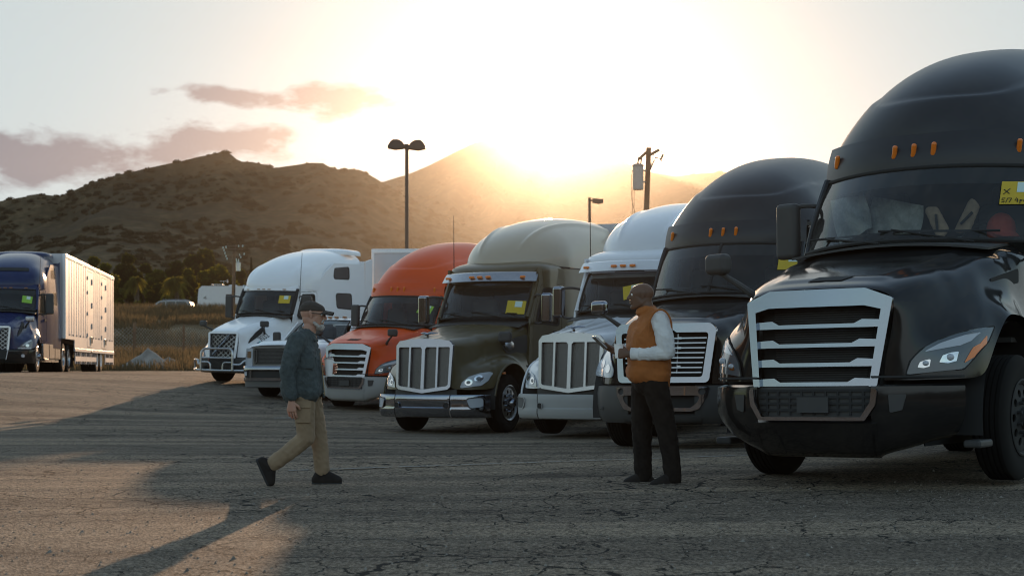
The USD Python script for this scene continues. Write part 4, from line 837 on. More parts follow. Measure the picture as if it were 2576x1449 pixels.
# ------------------------------------------------------------------ round nosed lorries with a slanted bar on the grille
def truck_roundnose(label, loc, yaw, roll=0.0, paint_='white_paint', group=None, bullbar=True, number=True, notice=(.88, .62, 'paper', .05), name='semi_truck'):
    T = thing(name, label, 'semi truck', loc, yaw, roll, group)
    arch = (0, .51, .60, .78)
    st = [(1.31, [(0, 1.43), (.25, 1.425), (.42, 1.41), (.50, 1.37), (.505, 1.15), (.48, .95), (.46, .70)]),
          (1.24, [(0, 1.48), (.25, 1.475), (.44, 1.45), (.55, 1.37), (.575, 1.10), (.62, .92), (.66, .70)]),
          (1.10, [(0, 1.535), (.28, 1.53), (.48, 1.50), (.61, 1.38), (.65, 1.10), (.80, .95), (.84, .70)]),
          (.90, [(0, 1.60), (.30, 1.59), (.53, 1.55), (.66, 1.42), (.72, 1.14), (.92, 1.02), (.99, .70)]),
          (.70, [(0, 1.66), (.32, 1.65), (.57, 1.60), (.70, 1.47), (.77, 1.22), (1.0, 1.12), (1.09, .72)]),
          (.50, [(0, 1.71), (.34, 1.70), (.61, 1.65), (.74, 1.51), (.82, 1.28), (1.03, 1.19), (1.14, .80)]),
          (0.0, [(0, 1.83), (.38, 1.815), (.70, 1.75), (.84, 1.60), (.92, 1.36), (1.06, 1.26), (1.19, 1.1)]),
          (-.35, [(0, 1.92), (.42, 1.90), (.78, 1.84), (.92, 1.68), (.98, 1.38), (1.07, 1.24), (1.17, .95)]),
          (-.62, [(0, 2.0), (.44, 1.98), (.84, 1.92), (.98, 1.76), (1.02, 1.36), (1.06, 1.2), (1.12, .80)])]
    hood = full(hood_grid(st, arch=arch)); v = np.asarray(hood.vertices).copy()
    v[:, 2] += .02 * np.exp(-((np.abs(v[:, 1]) - (.40 + .12 * (1.2 - v[:, 0]))) / .05) ** 2) * (v[:, 2] > 1.40); hood.vertices = v
    put(T, 'hood', hood, M[paint_], 40)
    fx = onto(hood, lambda v: (v[:, 1] > .48) & (v[:, 0] > .4) & (v[:, 2] < 1.1), 0); sy = onto(hood, lambda v: (v[:, 1] > .5) & (v[:, 0] > -.6) & (v[:, 2] > .9) & (v[:, 2] < 1.85), 1)
    fn = front_fn(1.40, .16, .10, .75)
    outer = rpoly([(-.505, 1.39), (-.44, 1.43), (.44, 1.43), (.505, 1.39), (.46, .70), (-.46, .70)], .02); inner = rpoly([(-.45, 1.37), (.45, 1.37), (.405, .70), (-.405, .70)], .02)
    put(T, 'grille_frame', panel(outer.difference(inner), .035, fn, .1), M['steel' if not bullbar else paint_], 30)
    put(T, 'grille_backing', panel(inner.buffer(.02), .01, lambda u, v, w: fn(u, v, w - .06), .2), M['dark'])
    hw = lambda z: np.interp(z, [.70, 1.37], [.40, .445])
    for k, z in enumerate(np.arange(.745, 1.36, .062)):
        y = np.linspace(-hw(z), hw(z), 41); wv = .020 * np.sign(np.sin(y * 2 * math.pi / .155 + math.pi * (k % 2))) * np.minimum(1, np.abs(np.sin(y * 2 * math.pi / .155)) * 2.2)
        x, yy, zz = fn(y, z + wv, 0 * y - .03); put(T, 'grille_wire', tube(np.stack([x, yy, zz], -1), .008, 5), M['steel'])
    put(T, 'grille_emblem_bar', tube([np.array([float(q) for q in fn(a, b, .035)]) for a, b in ((-.29, .78), (.24, 1.34))], .022, 6), M['chrome'])
    for s in (1, -1):
        def hp(poly, lift, th=.006): return panel(poly, th, lambda u, v, w: (fx(u, v) + lift + w, s * u, v), .05)
        H = rpoly([(.66, .73), (.74, .80), (.86, .93), (.96, 1.0), (1.03, 1.04), (1.06, .92), (1.05, .73)], .015)
        hl = put(T, 'headlight', hp(H, .012, .014), M['lens_dark'], 30)
        put(hl, 'light_bar', hp(rpoly([(.69, .735), (.74, .775), (1.03, .775), (1.03, .735)], .004), .03), M['lens'], 30)
        put(hl, 'light_bar', hp(rpoly([(.80, .82), (.92, .95), (1.02, 1.02), (1.03, .98), (.95, .92), (.85, .82)], .004), .03), M['lens'], 30)
        put(hl, 'lamp', hp(Point(.94, .84).buffer(.045), .03), M['reflector'], 30)
        # dark scoop sweeping up the bonnet side
        sw = rpoly([(1.12, 1.10), (1.0, 1.26), (.80, 1.42), (.46, 1.60), (.44, 1.52), (.62, 1.38), (.86, 1.24)], .01)
        put(T, 'side_scoop', panel(sw, .008, lambda u, v, w: (u, s * (sy(u, v) + .010 + w), v), .06), M['dark'], 30)
    if number:
        t = meshkit.text_mesh('7031', .115, .006, bold=False); v = np.asarray(t.vertices)
        ca, sa = math.cos(.42), math.sin(.42); u, w = v[:, 0], v[:, 1]; x = .74 - (u * ca - w * sa); z = 1.165 + u * sa + w * ca
        put(T, 'fleet_number', TM(np.stack([x, sy(x, z) + .012 + v[:, 2], z], -1), t.faces), M['ink'], False)
        for k in range(2):
            q = rpoly([(.86 - .06 * k, 1.06 + .025 * k), (.81 - .06 * k, 1.082 + .025 * k), (.81 - .06 * k, 1.16 + .025 * k), (.86 - .06 * k, 1.138 + .025 * k)], 0)
            put(T, 'fleet_logo', panel(q, .004, lambda u, v, w: (u, sy(u, v) + .012 + w, v), .1), M['teal' if k else 'navy'], False)
    mudguard_well(T)
    plan = np.array([(1.43, 0), (1.42, .25), (1.37, .50), (1.26, .78), (1.10, .97), (.90, 1.09), (.70, 1.14)])
    pl = resample(plan, 50); fb = lambda u, v, w: (np.interp(np.abs(u), pl[:, 1], pl[:, 0]) + w, u, v)
    bm = 'plastic' if bullbar else 'black_paint'
    ys = np.linspace(-1.14, 1.14, 61); P = np.array([[fb(y, z, o) for y in ys] for o, z in ((-.1, .71), (0, .70), (.015, .66), (.01, .5), (-.02, .36), (-.08, .29), (-.3, .28))])
    put(T, 'bumper', grid(P, flip=True), M[bm], 40)
    put(T, 'lower_grille', panel(rpoly([(-.40, .68), (.40, .68), (.36, .42), (-.36, .42)], .02), .008, lambda u, v, w: fb(u, v, w + .02), .1), M['dark'])
    for s in (1, -1):
        put(T, 'bumper_trim', tube([fb(s * .44, .70, .03), fb(s * .38, .40, .03)], .016, 6), M['chrome'])
        put(T, 'fog_lamp', panel(Point(s * .85, .52).buffer(.05), .01, lambda u, v, w: fb(u, v, w + .025), .04), M['lens'], 30)
    if bullbar:
        X0 = 1.62; R = .032
        def bar(nm, pts, r=R, sm=14): put(T, nm, tube([(x, y, z) for x, y, z in pts], r, 8, smooth=sm), M['alu'], 40)
        bar('bull_bar_hoop', [(X0, -.53, .36), (X0, -.53, .82), (X0 - .02, -.49, .90), (X0 - .03, -.38, .955), (X0 - .03, .38, .955), (X0 - .02, .49, .90), (X0, .53, .82), (X0, .53, .36)], sm=40)
        bar('bull_bar_crossbar', [(X0, -.53, .70), (X0 + .01, 0, .70), (X0, .53, .70)], .024)
        bar('bull_bar_rail', [(X0 - .55, -1.12, .40), (X0 - .35, -1.0, .37), (X0 - .05, -.6, .36), (X0, 0, .355), (X0 - .05, .6, .36), (X0 - .35, 1.0, .37), (X0 - .55, 1.12, .40)], sm=30)
        for s in (1, -1):
            bar('bull_bar_wing', [(X0, s * .53, .52), (X0 - .10, s * .68, .52), (X0 - .22, s * .80, .63), (X0 - .42, s * 1.05, .64), (X0 - .52, s * 1.13, .60), (X0 - .55, s * 1.14, .40)], sm=24)
            bar('bull_bar_hook', [(X0, s * .50, .58), (X0, s * .30, .58), (X0, s * .22, .53), (X0, s * .20, .36)], .024, 16)
            put(T, 'bull_bar_bracket', box((X0 - .12, s * .45, .40), (.22, .05, .14)), M['dark'])
    # cab
    P = screen_set(T, dict(bc=-.30, bk=.28, bw=.93, bz=2.0, bzk=.04, tc=-.60, tk=.30, tw=.90, tz=2.66, tzk=.02))
    wipers(T, P)
    put(T, 'cowl', panel(sbox(-.95, -.98, -.20, .98), .02, lambda u, v, w: (u, v, np.interp(u, [-.95, -.20], [2.03, 1.93]) - .08 * (v / .95) ** 2 + w), .2), M['plastic'])
    put(T, 'sun_band', grid(windscreen(-.30, .28, .92, 2.0, .04, -.60, .30, .89, 2.66, .02, off=-.02)[-3:, :], flip=True), M['dark'], True)
    put(T, 'cab_header', header(-.57, .34, .96, 2.65, 2.80, .06, bulge=.02), M[paint_], 40)
    D = dome_grid(-.58, -4.3, 2.78, 3.98, 1.08, 1.2, 2.9, pw=2.5, ph=1.75, n0=2.2, n1=3.4, base=2.7, nx=80)
    D[..., 2] -= .06 * sstep(.3, .0, np.abs(-1.05 - D[..., 0])) * sstep(2.9, 3.0, D[..., 2]) * 0
    D[..., 2] += .05 * sstep(.60, .80, np.abs(D[..., 1])) * sstep(-2.0, -1.0, D[..., 0]) * sstep(2.85, 3.1, D[..., 2]) * sstep(3.6, 3.3, D[..., 2])
    put(T, 'roof_fairing', grid(D, flip=True), M[paint_], 40)
    put(T, 'roof_wing', grid(dome_grid(-3.2, -4.35, 3.86, 4.06, .92, .7, .5, n0=2.5, n1=4, nx=20, nphi=40), flip=True), M[paint_], 40)
    put(T, 'roof_slot', panel(rpoly([(-.62, 3.36), (.62, 3.36), (.66, 3.24), (-.66, 3.24)], .03), .02, lambda u, v, w: (onto_dome(D, u, v) + .01 + w, u, v), .1), M['dark'], 30) if not bullbar else None
    for y in (-.62, -.18, 0, .18, .62): put(T, 'marker_light', rbox((-.575 - .34 * abs(y / .96) ** 2.4, y, 2.685), (.05, .10, .025), .01), M['amber_dim'])
    ys = [(0.0, 1.0), (-.62, .98), (-.95, .99), (-1.7, 1.07), (-2.4, 1.12), (-4.35, 1.14)]
    body = Polygon([(-.46, .95), (-.52, 1.3), (-.62, 1.98), (-.92, 2.66), (-.92, 2.82), (-4.3, 2.95), (-4.3, .80), (-1.4, .80), (-1.4, .95)])
    body = body.union(Polygon([(-1.7, 2.8), (-2.1, 3.25), (-2.6, 3.55), (-4.3, 3.6), (-4.3, 2.8)]))
    door = rpoly([(-.66, 1.02), (-.70, 1.98), (-.98, 2.62), (-1.70, 2.66), (-1.70, 1.02)], .06); win = rpoly([(-.78, 1.90), (-1.06, 2.54), (-1.60, 2.57), (-1.60, 1.84)], .06)
    lw = rpoly([(-2.70, 2.24), (-2.66, 2.64), (-3.5, 2.66), (-3.5, 2.22)], .07); uw = rpoly([(-2.56, 3.10), (-2.62, 3.38), (-3.4, 3.46), (-3.4, 3.12)], .06)
    cab_sides(T, body, door, win, ys, paint_, [lw, uw])
    for s in (1, -1):
        put(T, 'pillar', tube([(-.60, s * .955, 1.98), (-.76, s * .955, 2.34), (-.92, s * .93, 2.70)], .05, 8, smooth=8), M['dark' if bullbar else paint_], 40)
        tall_mirror(T, 1.34, -.78, 1.86, 2.52, s, 'plastic', w=.26, d=.14, ya=1.0, xa=-.90)
        hood_mirror(T, (.78, .98 if s > 0 else 1.1, 1.66), (.50, .80, 1.40), s, 'plastic' if bullbar else 'steel', size=(.11, .26, .17))
        put(T, 'fairing_extender', panel(rpoly([(-4.34, .95), (-4.34, 3.70), (-4.75, 3.80), (-4.80, 1.1)], .06), .03, lambda u, v, w: (u, s * (1.08 + w), v), 0), M[paint_])
        put(T, 'side_skirt', panel(rpoly([(-.72, .34), (-.66, .92), (-4.25, .92), (-4.25, .34)], .05), .06, lambda u, v, w: (u, s * (1.10 + w - .06 * (v < .45)), v), .3), M['steel' if not bullbar else paint_])
        put(T, 'step', rbox((-1.15, s * 1.14, .42), (.8, .10, .07), .02), M['plastic'])
        for k in range(2): put(T, 'skirt_seam', box((-1.9 - 1.2 * k, s * 1.165, .65), (.012, .01, .5)), M['dark'])
    put(T, 'cab_back', box((-4.28, 0, 2.3), (.04, 2.2, 2.8)), M[paint_])
    put(T, 'antenna', tube([(-.92, 1.0, 2.35), (-.93, 1.01, 3.0), (-.96, 1.03, 3.75)], [.012, .009, .006], 5), M['dark'])
    put(T, 'antenna', tube([(-.92, -1.28, 2.3), (-.93, -1.28, 2.8), (-.96, -1.28, 3.2)], [.012, .009, .006], 5), M['dark'])
    interior(T, -.40, 1.98, -2.3)
    if notice: paper(T, P, notice[0], notice[1], .32, .25, notice[2], notice[3])
    for s in (1, -1): wheel(T, 0, s * .95, s)
    chassis(T, -4.3, tank=False, drive=(-5.3, -6.6), tail=-7.4)
    return T, P
def onto_dome(D, u, v):
    p = D.reshape(-1, 3); f = LinearNDInterpolator(p[:, 1:], p[:, 0]); q = p[p[:, 0] > -2.2]; f = LinearNDInterpolator(q[:, 1:], q[:, 0]); r = f(u, v); return np.where(np.isnan(r), -1.2, r)
M['teal'] = plain('teal_band', (0.02, 0.25, 0.27), 0.5); M['navy'] = plain('navy_band', (0.015, 0.07, 0.14), 0.5); M['amber_dim'] = plain('amber_strip', (0.30, 0.12, 0.03), 0.3)

# ------------------------------------------------------------------ trailers (local frame: x forward, the nose at x = 0, the kerb side at negative y)
M['galv2'] = paint('latch_grey', (0.36, 0.35, 0.34), 0.5, coat=0, dirt=.2)
M['trailer_white'] = paint('trailer_white', (0.50, 0.485, 0.50), 0.38, coat=0.15, dirt=0.5, scale=1.2)
def van_trailer(label, loc, yaw, L=14.2, group=None, detail=True, z1=4.06, z0=1.15, axles=(-9.1, -10.4)):
    T = thing('box_trailer', label, 'trailer', loc, yaw, 0, group); W = 1.28
    prof = Polygon([(0, z0), (0, z1), (-L, z1), (-L, .74), (-2.3, .74), (-2.3, z0)]) if detail else Polygon([(0, z0), (0, z1), (-L, z1), (-L, z0)])
    for s in (1, -1):
        fn = lambda u, v, w: (u, s * (W - .03 + w), v)
        doors = [rpoly([(a, .95), (a, 3.80), (b, 3.80), (b, .95)], .02) for a, b in ((-5.65, -7.15), (-10.0, -11.5))] if detail and s > 0 else []
        side = prof.difference(unary_union([d.buffer(.02) for d in doors])) if doors else prof
        put(T, 'side_wall', panel(side, .03, fn, 0), M['trailer_white'], False)
        for d in doors:
            dn = put(T, 'side_door', panel(d, .035, fn, 0), M['trailer_white'], False)
            x0, _, x1, _ = d.bounds
            put(dn, 'door_hinge', cat([rbox((x1, s * (W + .015), z), (.05, .04, .14), .012) for z in (1.4, 2.2, 3.0, 3.55)]), M['galv2'], kind='stuff')
            put(dn, 'door_latch', cat([rbox((x0 + .28, s * (W + .02), z), (.05, .05, .22), .015) for z in (1.75, 2.55, 3.45)]), M['galv2'], kind='stuff')
            put(dn, 'latch_box', cat(rbox((x0 + .5, s * (W + .01), 1.18), (.40, .03, .34), .01)), M['alu'])
            put(dn, 'latch_bar', cat(tube([(x0 + .38, s * (W + .05), 1.30), (x0 + .62, s * (W + .05), 1.30)], .02, 6), tube([(x0 + .45, s * (W + .05), 1.28), (x0 + .45, s * (W + .05), 1.10)], .018, 6)), M['dark'])
        for x in np.arange(-.9, -L + .3, -.61 if detail else -1.22):
            if not any(d.bounds[0] - .1 < x < d.bounds[2] + .1 for d in doors): put(T, 'wall_rib', box((x, s * (W + .004), (z1 + z0) / 2 + .02), (.035, .012, z1 - z0 - .2)), M['trailer_white'])
        put(T, 'top_rail', rbox((-L / 2, s * (W + .008), z1 - .06), (L, .03, .13), .01), M['trailer_bright'])
        put(T, 'bottom_rail', rbox((-L / 2 - 1.15 * detail, s * (W + .008), (.80 if detail else z0 + .05)), (L - 2.3 * detail, .03, .12), .01), M['trailer_white'])
        put(T, 'rivet_row', cat([rbox((x, s * (W + .022), z1 - .15), (.02, .012, .02), .005) for x in np.arange(-.15, -L, -.25)]), M['alu'], kind='stuff')
        if detail:
            for a, b in ((-2.5, -3.9), (-3.92, -5.3), (-5.32, -6.7), (-6.72, -8.35), (-11.25, -12.6), (-12.62, -L)):
                sk = put(T, 'skirt_panel', panel(rpoly([(a, .30), (a, .71), (b, .71), (b, .30)], .02), .03, fn, 0), M['trailer_white'], False)
                put(sk, 'skirt_latch', cat([cat(box((x, s * (W + .015), .66), (.03, .03, .16)), box((x, s * (W + .015), .34), (.03, .03, .12))) for x in np.arange(a - .25, b + .1, -.42)]), M['dark'], kind='stuff')
            put(T, 'side_lamp', rbox((-6.7, s * (W + .02), .78), (.12, .04, .06), .015), M['amber'])
        put(T, 'reflector_tape', cat([box((x, s * (W + .006), 2.55 if False else z0 + .16), (.3, .006, .05)) for x in np.arange(-1.0, -L, -.9)]), M['lens'], kind='stuff')
        put(T, 'tail_lamp', rbox((-L - .01, s * 1.1, .9), (.04, .2, .12), .02), M['amber'])
    put(T, 'roof', box((-L / 2, 0, z1 - .02), (L, 2 * W - .06, .03)), M['trailer_white'])
    put(T, 'front_wall', box((.005, 0, (z1 + z0) / 2), (.03, 2 * W - .08, z1 - z0)), M['trailer_white'])
    put(T, 'corner_post', cat([rbox((.0, s * (W - .04), (z1 + z0) / 2), (.10, .12, z1 - z0), .03) for s in (1, -1)]), M['trailer_bright'], kind='stuff')
    put(T, 'rear_wall', box((-L - .005, 0, (z1 + .74) / 2), (.03, 2 * W - .02, z1 - .74)), M['trailer_white'])
    if detail:
        put(T, 'front_band', box((.03, 0, 2.38), (.02, 2.2, .42)), M['teal']); put(T, 'front_band', box((.03, 0, 1.72), (.02, 2.2, .42)), M['navy'])
        put(T, 'plate', box((.045, .98, 2.0), (.01, .2, .28)), M['note'])
    put(T, 'trailer_frame', cat(box((-L / 2 - 1, 0, .95), (L - 2, .9, .2)), box((-1.2, 0, 1.1), (1.2, 1.2, .1))), M['dark'])
    put(T, 'landing_gear', cat([box((-3.0, s * .7, .62), (.12, .12, .75)) for s in (1, -1)]), M['dark'], kind='stuff')
    for x in axles:
        put(T, 'axle', cyl((x, -1.0, .51), (x, 1.0, .51), .06), M['dark'])
        for s in (1, -1):
            for yy in (1.08, .75): wheel(T, x, s * yy, s, .51, .27, 'drive', 'white_paint')
    return T
M['trailer_bright'] = plain('bright_rail', (0.72, 0.72, 0.72), 0.35, 0.0)

# ------------------------------------------------------------------ cars
def pickup(label, loc, yaw):
    T = thing('pickup_truck', label, 'pickup truck', loc, yaw); W = 1.02
    arch = (0, .43, .50, .78)
    st = [(.86, [(0, 1.30), (.4, 1.295), (.78, 1.27), (.95, 1.20), (.985, 1.0), (.99, .72)]),
          (.80, [(0, 1.345), (.4, 1.34), (.78, 1.315), (.97, 1.24), (1.0, 1.0), (1.0, .72)]),
          (.5, [(0, 1.38), (.4, 1.375), (.80, 1.35), (.98, 1.27), (1.02, 1.0), (1.02, .70)]),
          (0, [(0, 1.41), (.4, 1.405), (.82, 1.38), (.985, 1.29), (1.03, 1.02), (1.03, .80)]),
          (-.7, [(0, 1.44), (.4, 1.435), (.84, 1.41), (.985, 1.30), (1.02, 1.0), (1.02, .62)])]
    hood = full(hood_grid(st, nx=50, nv=30, arch=arch)); v = np.asarray(hood.vertices).copy(); v[:, 2] += .035 * sstep(.72, .62, np.abs(v[:, 1])) * sstep(.84, .70, v[:, 0]) * (v[:, 2] > 1.2); hood.vertices = v
    put(T, 'hood', hood, M['white_paint'], 40)
    fn = front_fn(.90, .09, .0, 1.0)
    g = rpoly([(-.70, 1.24), (.70, 1.24), (.70, .80), (-.70, .80)], .03)
    put(T, 'grille_frame', panel(g.buffer(.03).difference(g.buffer(-.02)), .05, fn, .15), M['dull_chrome'], 30)
    put(T, 'grille_backing', panel(g, .01, fn, .2), M['dark'])
    for z in np.linspace(.835, 1.205, 12): put(T, 'grille_bar', panel(sbox(-.68, z - .006, .68, z + .006), .03, fn, .2), M['grey_plastic'], 30)
    for s in (1, -1):
        put(T, 'grille_nostril', panel(rpoly([(s * .60, 1.17), (s * .70, 1.17), (s * .72, .98), (s * .66, .86), (s * .60, .90)], .01).buffer(.012).difference(rpoly([(s * .60, 1.17), (s * .70, 1.17), (s * .72, .98), (s * .66, .86), (s * .60, .90)], .01)), .06, fn, .1), M['dull_chrome'], 30)
        hl = put(T, 'headlight', panel(rpoly([(s * .74, 1.235), (s * .985, 1.22), (s * 1.0, .78), (s * .76, .78)], .02), .05, lambda u, v, w: (.87 - .20 * np.clip(np.abs(u) - .72, 0, 1) * 1.3 + w * .6, u, v), .08), M['lens'], 30)
        put(hl, 'lamp', panel(rpoly([(s * .79, 1.15), (s * .94, 1.14), (s * .95, .98), (s * .80, .98)], .02), .02, lambda u, v, w: (.895 - .20 * np.clip(np.abs(u) - .72, 0, 1) * 1.3 + w * .6, u, v), .08), M['reflector'], 30)
    pl = resample([(1.10, 0), (1.08, .5), (1.0, .88), (.86, 1.02), (.62, 1.05)], 40); fb = lambda u, v, w: (np.interp(np.abs(u), pl[:, 1], pl[:, 0]) + w, u, v)
    ys = np.linspace(-1.05, 1.05, 51); bs = lambda prof: grid(np.array([[fb(y, z, o) for y in ys] for o, z in prof]), flip=True)
    put(T, 'bumper', bs([(-.2, .78), (0, .78), (.03, .75), (.03, .68), (-.01, .66)]), M['chrome'], 40)
    put(T, 'bumper_lower', bs([(-.01, .50), (.02, .49), (.02, .42), (-.02, .40)]), M['chrome'], 40)
    put(T, 'bumper_opening', bs([(-.03, .66), (-.03, .50)]), M['dark']); put(T, 'air_dam', bs([(-.03, .41), (-.05, .26), (-.15, .24)]), M['grey_plastic'])
    for s in (1, -1): put(T, 'bumper_post', panel(sbox(s * .68 - .03, .48, s * .68 + .03, .68), .02, lambda u, v, w: fb(u, v, w), .2), M['chrome']); put(T, 'fog_lamp', panel(rpoly([(s * .84, .64), (s * .96, .64), (s * .96, .54), (s * .84, .54)], .02), .02, lambda u, v, w: fb(u, v, w - .02), .1), M['lens'])
    P = screen_set(T, dict(bc=-.52, bk=.18, bw=.86, bz=1.44, bzk=.03, tc=-1.20, tk=.12, tw=.70, tz=1.96, tzk=.02)); wipers(T, P)
    sd = lambda u, v, w: (u, (.99 - .26 * np.clip(v - 1.35, 0, 1) + w), v)
    body = Polygon([(-.55, .55), (-.6, 1.36), (-.70, 1.40), (-1.24, 1.93), (-2.7, 1.93), (-2.9, 1.36), (-5.3, 1.36), (-5.3, .62), (-4.3, .62), (-4.0, .98), (-3.6, .98), (-3.3, .62), (-2.8, .55)])
    wins = [rpoly([(-.95, 1.42), (-1.34, 1.86), (-1.75, 1.86), (-1.75, 1.40)], .04), rpoly([(-1.83, 1.40), (-1.83, 1.86), (-2.55, 1.86), (-2.70, 1.42)], .04)]
    for s in (1, -1):
        f2 = lambda u, v, w: tuple(a * (s if k == 1 else 1) for k, a in enumerate(sd(u, v, w)))
        put(T, 'body_side', panel(body.difference(unary_union(wins)), .04, f2, .2), M['white_paint'], 30)
        for w_ in wins: put(T, 'side_window', panel(w_, .012, f2, .2), M['side_glass'], True)
        for x in (-1.79, -2.75): put(T, 'door_seam', box((x, s * 1.03, .98), (.012, .012, .75)), M['dark'])
        put(T, 'door_handle', rbox((-1.55, s * 1.04, 1.22), (.2, .04, .04), .015), M['chrome'])
        put(T, 'mirror', cat(rbox((-.92, s * 1.30, 1.50), (.12, .22, .34), .05), tube([(-.92, s * 1.25, 1.45), (-.9, s * .95, 1.42)], .03, 6)), M['plastic'], 40)
    D = dome_grid(-1.14, -2.85, 1.90, 2.03, .76, .5, .6, n0=3, n1=4, base=1.86, nx=30, nphi=40); put(T, 'roof', grid(D, flip=True), M['white_paint'], 40)
    for y in (-.45, -.2, 0, .2, .45): put(T, 'marker_light', rbox((-1.45, y, 2.04), (.14, .07, .05), .02), M['amber_dim'])
    put(T, 'rear_window', box((-2.85, 0, 1.66), (.02, 1.5, .45)), M['side_glass']); put(T, 'bed_floor', box((-4.1, 0, .95), (2.4, 1.9, .05)), M['white_paint']); put(T, 'tailgate', box((-5.28, 0, 1.1), (.05, 1.95, .55)), M['white_paint'])
    interior(T, -.65, 1.40, -2.8, w=.80, wall=0)
    for x in (0, -4.05):
        for s in (1, -1): wheel(T, x, s * .86, s, .43, .28, 'drive', 'alu')
    put(T, 'underbody', box((-2.2, 0, .50), (5.4, 1.3, .3)), M['dark'])
    return T
def suv(label, loc, yaw):
    T = thing('station_wagon', label, 'car', loc, yaw)
    body = Polygon([(.95, .35), (1.0, .75), (.85, 1.0), (.60, 1.12), (-.55, 1.22), (-1.35, 1.80), (-1.6, 1.86), (-4.2, 1.88), (-4.55, 1.70), (-4.75, 1.15), (-4.80, .45)]).buffer(.05).buffer(-.05)
    arch = unary_union([Point(x, .38).buffer(.46) for x in (0, -3.4)])
    def lens(u, v, w): return u, (w - 1.0) * (1 - .10 * np.clip(v - 1.2, 0, 1) * 1.6), v
    put(T, 'body', panel(body.difference(arch), 2.0, lens, .25), M['suv_paint'], 30)
    wins = [rpoly([(-.95, 1.26), (-1.45, 1.72), (-2.0, 1.74), (-2.0, 1.24)], .04), rpoly([(-2.1, 1.24), (-2.1, 1.74), (-3.0, 1.75), (-3.05, 1.24)], .04), rpoly([(-3.18, 1.24), (-3.12, 1.75), (-4.1, 1.74), (-4.4, 1.26)], .04)]
    for s in (1, -1):
        for p in wins: put(T, 'side_window', panel(p, .012, lambda u, v, w: (u, s * (1.003 * (1 - .10 * np.clip(v - 1.2, 0, 1) * 1.6) + w), v), .2), M['dark_glass'])
        put(T, 'roof_rail', tube([(-1.7, s * .80, 1.90), (-1.8, s * .80, 1.95), (-4.1, s * .80, 1.95), (-4.2, s * .80, 1.90)], .025, 6), M['steel'])
        put(T, 'mirror', rbox((-.95, s * 1.10, 1.28), (.12, .2, .16), .05), M['suv_paint'], 40)
        put(T, 'headlight', rbox((.90, s * .80, .88), (.12, .3, .16), .04), M['lens']); put(T, 'tail_light', rbox((-4.74, s * .86, 1.1), (.1, .16, .5), .03), M['red_paint'])
    put(T, 'windscreen', TM([(-.62, -.82, 1.245), (-.62, .82, 1.245), (-1.36, .72, 1.815), (-1.36, -.72, 1.815)], [(0, 1, 2), (0, 2, 3)]), M['suv_glass'])
    put(T, 'grille', rbox((.98, 0, .80), (.06, 1.2, .25), .02), M['steel'])
    for x in (0, -3.4):
        for s in (1, -1): wheel(T, x, s * .86, s, .38, .24, 'drive')
    return T
M['dull_chrome'] = paint('dull_chrome', (0.20, 0.20, 0.20), 0.38, metal=1.0, coat=0.0, dirt=0.3)
M['suv_paint'] = paint('suv_paint', (0.22, 0.22, 0.22), 0.3, coat=0.6, dirt=.1); M['suv_glass'] = plain('suv_windscreen', (0.30, 0.33, 0.33), 0.1)
def motorhome(label, loc, yaw):
    T = thing('motorhome', label, 'motorhome', loc, yaw)
    body = Polygon([(0, .45), (.02, 1.4), (-.12, 2.95), (-.45, 3.25), (-9.0, 3.25), (-9.0, .45)]).buffer(.06).buffer(-.06).difference(unary_union([Point(x, .45).buffer(.55) for x in (-1.3, -6.4)]))
    put(T, 'body', panel(body, 2.5, lambda u, v, w: (u, w - 1.25, v), 0), M['rv_white'], 30)
    for s in (1, -1):
        for p in (rpoly([(-2.9, 1.7), (-2.9, 2.4), (-3.7, 2.4), (-3.7, 1.7)], .06), rpoly([(-5.2, 1.7), (-5.2, 2.4), (-6.4, 2.4), (-6.4, 1.7)], .06)): put(T, 'side_window', panel(p, .015, lambda u, v, w: (u, s * (1.253 + w), v), 0), M['dark_glass'])
        d = rpoly([(-1.8, .8), (-1.8, 1.3), (-3.2, 1.3), (-3.2, .8)], .03); put(T, 'locker_door', panel(d.buffer(.015).difference(d), .012, lambda u, v, w: (u, s * (1.252 + w), v), 0), M['rv_line'])
        put(T, 'side_stripe', panel(rpoly([(-2.0, .80), (-2.6, 1.2), (-4.6, 1.32), (-8.5, 1.32), (-8.5, 1.22), (-4.4, 1.2), (-3.0, 1.0)], .02), .010, lambda u, v, w: (u, s * (1.257 + w), v), 0), M['rv_line'])
    put(T, 'front_mark', panel(rpoly([(-.55, 2.0), (-.70, 2.15), (-.95, 2.25), (-.85, 2.05), (-1.05, 1.95), (-.80, 1.90)], .02), .012, lambda u, v, w: (u, 1.253 + w, v), 0), M['rv_line'])
    put(T, 'windscreen', box((.02, 0, 2.0), (.03, 2.1, .9)), M['dark_glass'])
    put(T, 'roof_rack', cat(tube([(-1.3, -.7, 3.3), (-1.3, -.7, 3.45), (-2.4, -.7, 3.45), (-2.4, -.7, 3.3)], .02, 5), tube([(-1.3, .7, 3.3), (-1.3, .7, 3.45), (-2.4, .7, 3.45), (-2.4, .7, 3.3)], .02, 5), tube([(-1.3, -.7, 3.45), (-1.3, .7, 3.45)], .02, 5), tube([(-2.4, -.7, 3.45), (-2.4, .7, 3.45)], .02, 5)), M['steel'])
    put(T, 'roof_vent', moved(trimesh.creation.icosphere(2, 1), (-3.4, 0, 3.28), s=(.5, .45, .16)), M['rv_white'], True); put(T, 'air_conditioner', rbox((-5.4, 0, 3.38), (.9, .8, .28), .1), M['rv_white'])
    put(T, 'tv_aerial', cat(tube([(-2.5, .3, 3.3), (-2.5, .3, 3.8)], .02, 5), tube([(-2.1, .3, 3.78), (-2.9, .3, 3.78)], .02, 5), box((-2.9, .3, 3.78), (.1, .3, .3))), M['steel'])
    for x in (-1.3, -6.4):
        for s in (1, -1): wheel(T, x, s * 1.05, s, .45, .26, 'drive')
    return T
